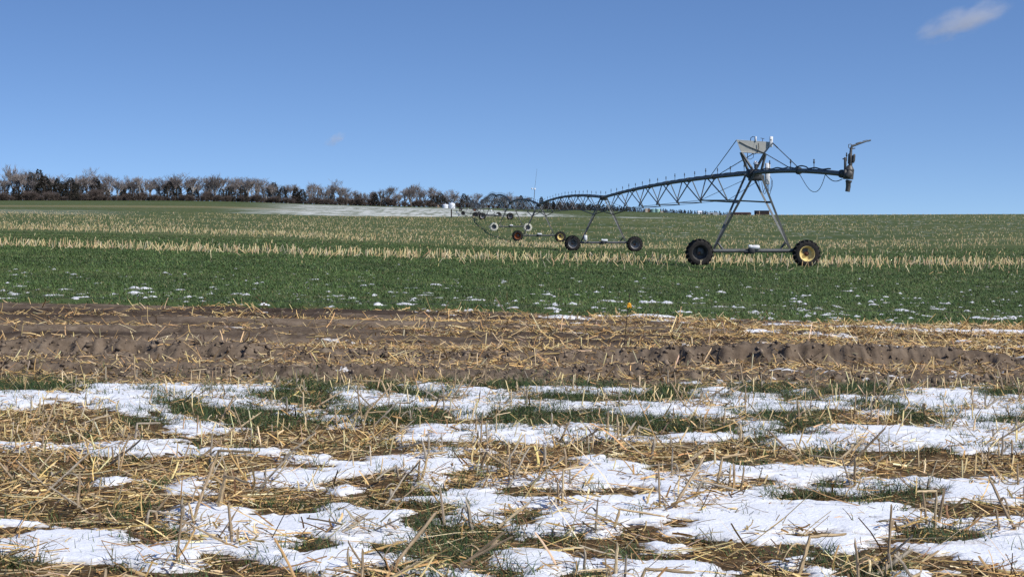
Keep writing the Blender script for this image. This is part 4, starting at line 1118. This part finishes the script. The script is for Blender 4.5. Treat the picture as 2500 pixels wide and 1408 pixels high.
    pts, hs = [], []
    for px in np.arange(-20, 1440, 5.0):
        D = TREE_D(px) * random.uniform(.98, 1.03); p = at(px + random.uniform(-3, 3), D); pts.append(p); hs.append(random.uniform(1.6, 4.2) * (1 if px < 1000 else 1.1))
    mass('underbrush', 'dark tangled brush under the far tree line', 'brush', pts, hs, .9, np.array([[.055, .042, .036], [.085, .065, .054], [.040, .034, .030]]), 60)
    pts, hs = [], []
    for px in np.arange(1330, 1792, 3.2):
        D = random.uniform(1400, 2000); p = at(px + random.uniform(-2, 2), D)
        top = np.interp(px, [1330, 1420, 1500, 1540, 1570, 1650, 1690, 1780], [494, 497, 503, 506, 510, 512, 515.5, 518]) + random.uniform(-2.5, 2.5)
        by = img(p.x, D, p.z)[1]; pts.append(p); hs.append(max((by - top) * D / F, 2.5))
    mass('distant_wood', 'tiny dark evergreen wood on the horizon behind the sprinkler towers', 'wood', pts, hs, .42, np.array([[.040, .038, .034], [.055, .047, .042], [.032, .032, .03]]), 110)

# ------------------------------------------------------------------ tanks, sheds and the small things far off
def build_far_things():
    white = mat('white tank plastic', (.74, .76, .80), .5, 0, .04, 2, .4)
    pale = mat('cream paint', (.55, .47, .38), .8, 0, .12, 1.5, .2); brown = mat('brown paint', (.20, .125, .085), .8, 0, .2, 1.5, .2)
    teal = mat('teal tank', (.20, .34, .34), .6, 0, .1, 1.5, .3); mint = mat('mint tank', (.32, .50, .42), .6, 0, .1, 1.5, .3)
    dark = mat('dark boards', (.045, .035, .035), .85, 0, .3, 1.2, .2); red = mat('red brown boards', (.075, .045, .038), .85, 0, .25, 1.2, .2)
    grey = mat('grey roof', (.42, .44, .46), .6, .1, .1, 1, .3); tanp = mat('tan post', (.45, .34, .24), .8, 0, .1, 3, .2)
    def tank(px, D, w, h, m, label, dome, lid_m=None, group=None):
        p = at(px, D); r = w / 2; t = empty('storage_tank', p, label, 'tank', group)
        b = MB(); prof = [(r * .98, -.3), (r, .05)]
        for k in range(1, 5): prof += [(r, h * k / 5 * .9), (r * .97, h * k / 5 * .9 + .04), (r, h * k / 5 * .9 + .08)]
        prof += [(r, h * .92), (r * .96, h * .95)]
        b.lathe(prof, 28); b.build('body', m, t)
        b = MB(); b.lathe([(r * .96, h * .95)] + [(r * .96 * math.cos(a * math.pi / 12), h * .95 + dome * math.sin(a * math.pi / 12)) for a in range(1, 6)] + [(.18, h * .95 + dome), (.18, h * .95 + dome + .1), (.0005, h * .95 + dome + .1)], 28); b.build('lid', lid_m or m, t)
    tank(1087.5, 690, 2.4, 1.35, white, 'low white tank with flat lid before the far trees, left one of two', .38, None, 'white tanks at the tree line')
    tank(1103.5, 690, 2.5, 1.6, white, 'taller white domed tank before the far trees, right one of two', .72, None, 'white tanks at the tree line')
    tank(1594, 1200, 3.2, 2.25, teal, 'teal round tank on the horizon beside the brown bin', .3, None, 'coloured tanks on the horizon')
    tank(1606, 1200, 3.1, 2.35, mint, 'mint green round tank on the horizon, right of the teal one', .25, None, 'coloured tanks on the horizon')
    def house(name, px0, px1, D, y_top, y_base, wall, roof, label, cat, roof_h=.3, posts=None, depth=4.0, door=None):
        p = at((px0 + px1) / 2, D, y_base); w = (px1 - px0) * D / F; h = (y_base - y_top) * D / F; hw = h * (1 - roof_h)
        p.z = min(p.z, float(zland(np.array([p.x]), np.array([D]))[0]))
        hw += (CAM_Z - (y_base - 500) * D / F) - p.z
        t = empty(name, p, label, cat)
        b = MB(); b.box((0, depth / 2, hw / 2), (w, depth, hw), None, .015); b.build('wall', wall, t, smooth=False)
        x, y0, y1, o = w / 2 + .12, -.15, depth + .15, hw + .003
        rf = MB(); rh = h * roof_h
        vs = [(-x, y0, o), (x, y0, o), (x, y1, o), (-x, y1, o), (-x * .96, depth * .5, o + rh), (x * .96, depth * .5, o + rh)]
        rf.add(vs, [(0, 1, 5, 4), (2, 3, 4, 5), (1, 2, 5), (3, 0, 4), (3, 2, 1, 0)]); rf.build('roof', roof, t, smooth=False)
        for q in posts or []:
            k = MB(); k.box((q * w / 2, -.06, hw / 2), (.16, .1, hw), None, .1); k.build('post', tanp, t)
        if door:
            k = MB(); k.box((door[0] * w / 2, -.02, hw * .45), (door[1], .05, hw * .85), None, .05); k.build('door', door[2], t)
    house('bin', 1575.5, 1581.2, 1195, 509, 518.2, pale, pale, 'small cream bin at the left end of the horizon tanks', 'bin', .12)
    house('bin', 1581.8, 1587.6, 1200, 509.5, 518.3, brown, brown, 'small brown bin between cream bin and teal tank', 'bin', .12)
    house('trough', 1612.5, 1619, 1195, 515.5, 518.5, pale, pale, 'low cream box right of the mint green tank', 'box', .2)
    house('farmhouse', 1704, 1714, 1250, 515, 521.5, white, white, 'tiny white farmhouse on the horizon among dark evergreens', 'house', .45, door=(.4, .8, dark))
    house('long_shed', 1728, 1755, 1150, 519.2, 523, grey, grey, 'long low grey shed on the horizon right of white farmhouse', 'shed', .35, door=(-.3, 1.6, dark))
    house('low_shed', 1790, 1834, 560, 518.2, 527.5, dark, red, 'long reddish brown shed on the ridge left of dark shed', 'shed', .35, door=(.85, .9, red))
    house('dark_shed', 1846, 1878.5, 520, 514, 527.5, dark, dark, 'tall flat dark shed on the ridge behind the nearest tower', 'shed', .06, posts=(-.52, .97))
    house('white_hut', 701, 711, 810, 489.5, 496.5, white, white, 'tiny white hut half hidden under the far trees', 'hut', .35, door=(.2, .6, grey))
    # solar panel post at the edge of the snowy dip
    p = at(1102, 285); t = empty('panel_post', p, 'dark post with tilted panel on top beside the snowy strip', 'post')
    b = MB(); b.tube([(0, 0, -.2), (0, 0, 1.35)], .10, 8); b.build('post', dark, t)
    b = MB(); b.box((.26, 0, 1.62), (.95, .7, .06), Matrix.Rotation(-.75, 3, 'Y'), .1); b.build('panel', mat('panel glass', (.05, .07, .12), .2, 0, 0, 1, .5), t)
    p = at(473, 735); b = MB(); b.box((0, 0, .9), (.45, .2, 1.9), None, .06); b.box((0, 0, 1.9), (.55, .26, .14), None, .1)
    tag(b.build('marker_post', white, None, p), 'small white marker post at the foot of the far trees', 'post')
    p = at(1069, 680); b = MB(); b.tube([(0, 0, -.1), (0, 0, .9)], .16, 8); b.box((.05, 0, 1.05), (.5, .3, .35), None, .2); b.tube([(.2, 0, .9), (.8, 0, .15)], .08, 6)
    tag(b.build('standpipe', tanp, None, p), 'small pale standpipe just left of the white tanks', 'standpipe')

def build_fence():
    dark = mat('rusty fence rod', (.05, .035, .028), .7, .2, .3, 20, .3); orange = mat('yellow insulator', (.85, .42, .03), .5, 0, .08, 30, .4)
    wire = mat('fence wire', (.10, .105, .10), .5, .4, 0, 1, .4)
    Y = 19.9; X = (1522 - 1250) * Y / F
    z = float(ground(np.array([X]), np.array([Y]))[0]); p = Vector((X, Y, z))
    t = empty('fence_post', p, 'thin rusty fence rod with orange insulator standing in the worked soil', 'fence post')
    q = lambda px, py: Vector(((px - 1250) * Y / F, Y, CAM_Z - (py - 500) * Y / F)) - p
    b = MB(); b.tube([(0, 0, -.15), q(1524, 838), q(1531, 770), q(1537.5, 716)], .0052, 7); b.build('rod', dark, t)
    c = q(1536, 745); b = MB(); b.lathe([(.014, -.024), (.022, -.018), (.022, -.006), (.013, 0), (.022, .006), (.022, .018), (.014, .024), (.0005, .031)], 12, None, c); b.box(c + Vector((.016, -.01, -.014)), (.016, .022, .036), None, .2); b.box(c + Vector((-.016, -.01, -.014)), (.016, .022, .036), None, .2)
    b.build('insulator', orange, t)
    a = p + c; b = MB(); pts = []
    for k in range(41):
        u = k / 40; x = -9 + 22 * u; pts.append((x, a.y + (x - a.x) * -.03, a.z - .02 * math.sin(3.14 * u) - .014 * (x - a.x)))
    b.tube(pts, .0016, 4)
    tag(b.build('fence_wire', wire, None), 'single thin electric fence wire running across the field edge', 'wire')
    # bare twig stuck in the soil to the right
    Y = 22.6; X = (2360 - 1250) * Y / F; z = float(ground(np.array([X]), np.array([Y]))[0])
    b = MB(); b.tube([(0, 0, -.05), (.05, 0, .13), (.07, 0, .30)], [.008, .007, .004], 5); b.tube([(.03, 0, .1), (-.03, 0, .2)], [.005, .003], 4)
    tag(b.build('twig', dark, None, (X, Y, z)), 'dark bare twig sticking up at the right edge of the soil', 'twig')

# ------------------------------------------------------------------ clouds
def build_clouds():
    def cloud(px, py, D, w, h, tilt, dens, label, seed):
        p = Vector(((px - 1250) * D / F, D, CAM_Z - (py - 500) * D / F))
        m = bpy.data.materials.new('thin cloud'); m.use_nodes = True; nt = m.node_tree; nt.nodes.clear()
        out = nt.nodes.new('ShaderNodeOutputMaterial'); v = nt.nodes.new('ShaderNodeVolumePrincipled')
        v.inputs['Color'].default_value = (.97, .96, .97, 1); v.inputs['Anisotropy'].default_value = 0.1
        tc = nt.nodes.new('ShaderNodeTexCoord')
        ln = nt.nodes.new('ShaderNodeVectorMath'); ln.operation = 'LENGTH'; nt.links.new(tc.outputs['Object'], ln.inputs[0])
        nz = nt.nodes.new('ShaderNodeTexNoise'); nz.inputs['Scale'].default_value = 1.7; nz.inputs['Detail'].default_value = 5; nz.inputs['Roughness'].default_value = .6
        mp = nt.nodes.new('ShaderNodeMapping'); mp.inputs['Location'].default_value = (seed, 0, 0); mp.inputs['Scale'].default_value = (1.6, 1, 1)
        nt.links.new(tc.outputs['Object'], mp.inputs[0]); nt.links.new(mp.outputs[0], nz.inputs['Vector'])
        a = mth(nt, 'SUBTRACT', 1.0, ln.outputs['Value'])
        f = mth(nt, 'ADD', mth(nt, 'MULTIPLY', a, 0.75), mth(nt, 'MULTIPLY', mth(nt, 'SUBTRACT', nz.outputs['Fac'], 0.52), 1.9))
        e = mth(nt, 'MULTIPLY', mth(nt, 'MAXIMUM', f, 0.0), mth(nt, 'MINIMUM', mth(nt, 'MULTIPLY', mth(nt, 'MAXIMUM', a, 0.0), 3.0), 1.0))
        nt.links.new(mth(nt, 'MULTIPLY', e, dens), v.inputs['Density']); nt.links.new(v.outputs[0], out.inputs['Volume'])
        b = MB(); b.lathe([(math.sin(math.pi * k / 14) + 1e-4, -math.cos(math.pi * k / 14)) for k in range(15)], 24)
        o = b.build('cloud', m, None, p); o.scale = (w / 2, w * .3, h / 2); o.rotation_euler = (0, tilt, 0)
        tag(o, label, 'cloud')
    cloud(2352, 50, 6000, 400, 120, -.36, .012, 'larger wispy white cloud high in the upper right sky', 3.0)
    cloud(818, 341, 8000, 130, 62, -.5, .02, 'tiny faint pinkish cloud low in the sky over the trees', 9.0)

build_ground()
build_snow()
build_trees()
build_far_things()
build_pivot()
build_fence()
build_clods()
build_stubble()
build_grass()
build_straw()
build_stalks()
build_clouds()
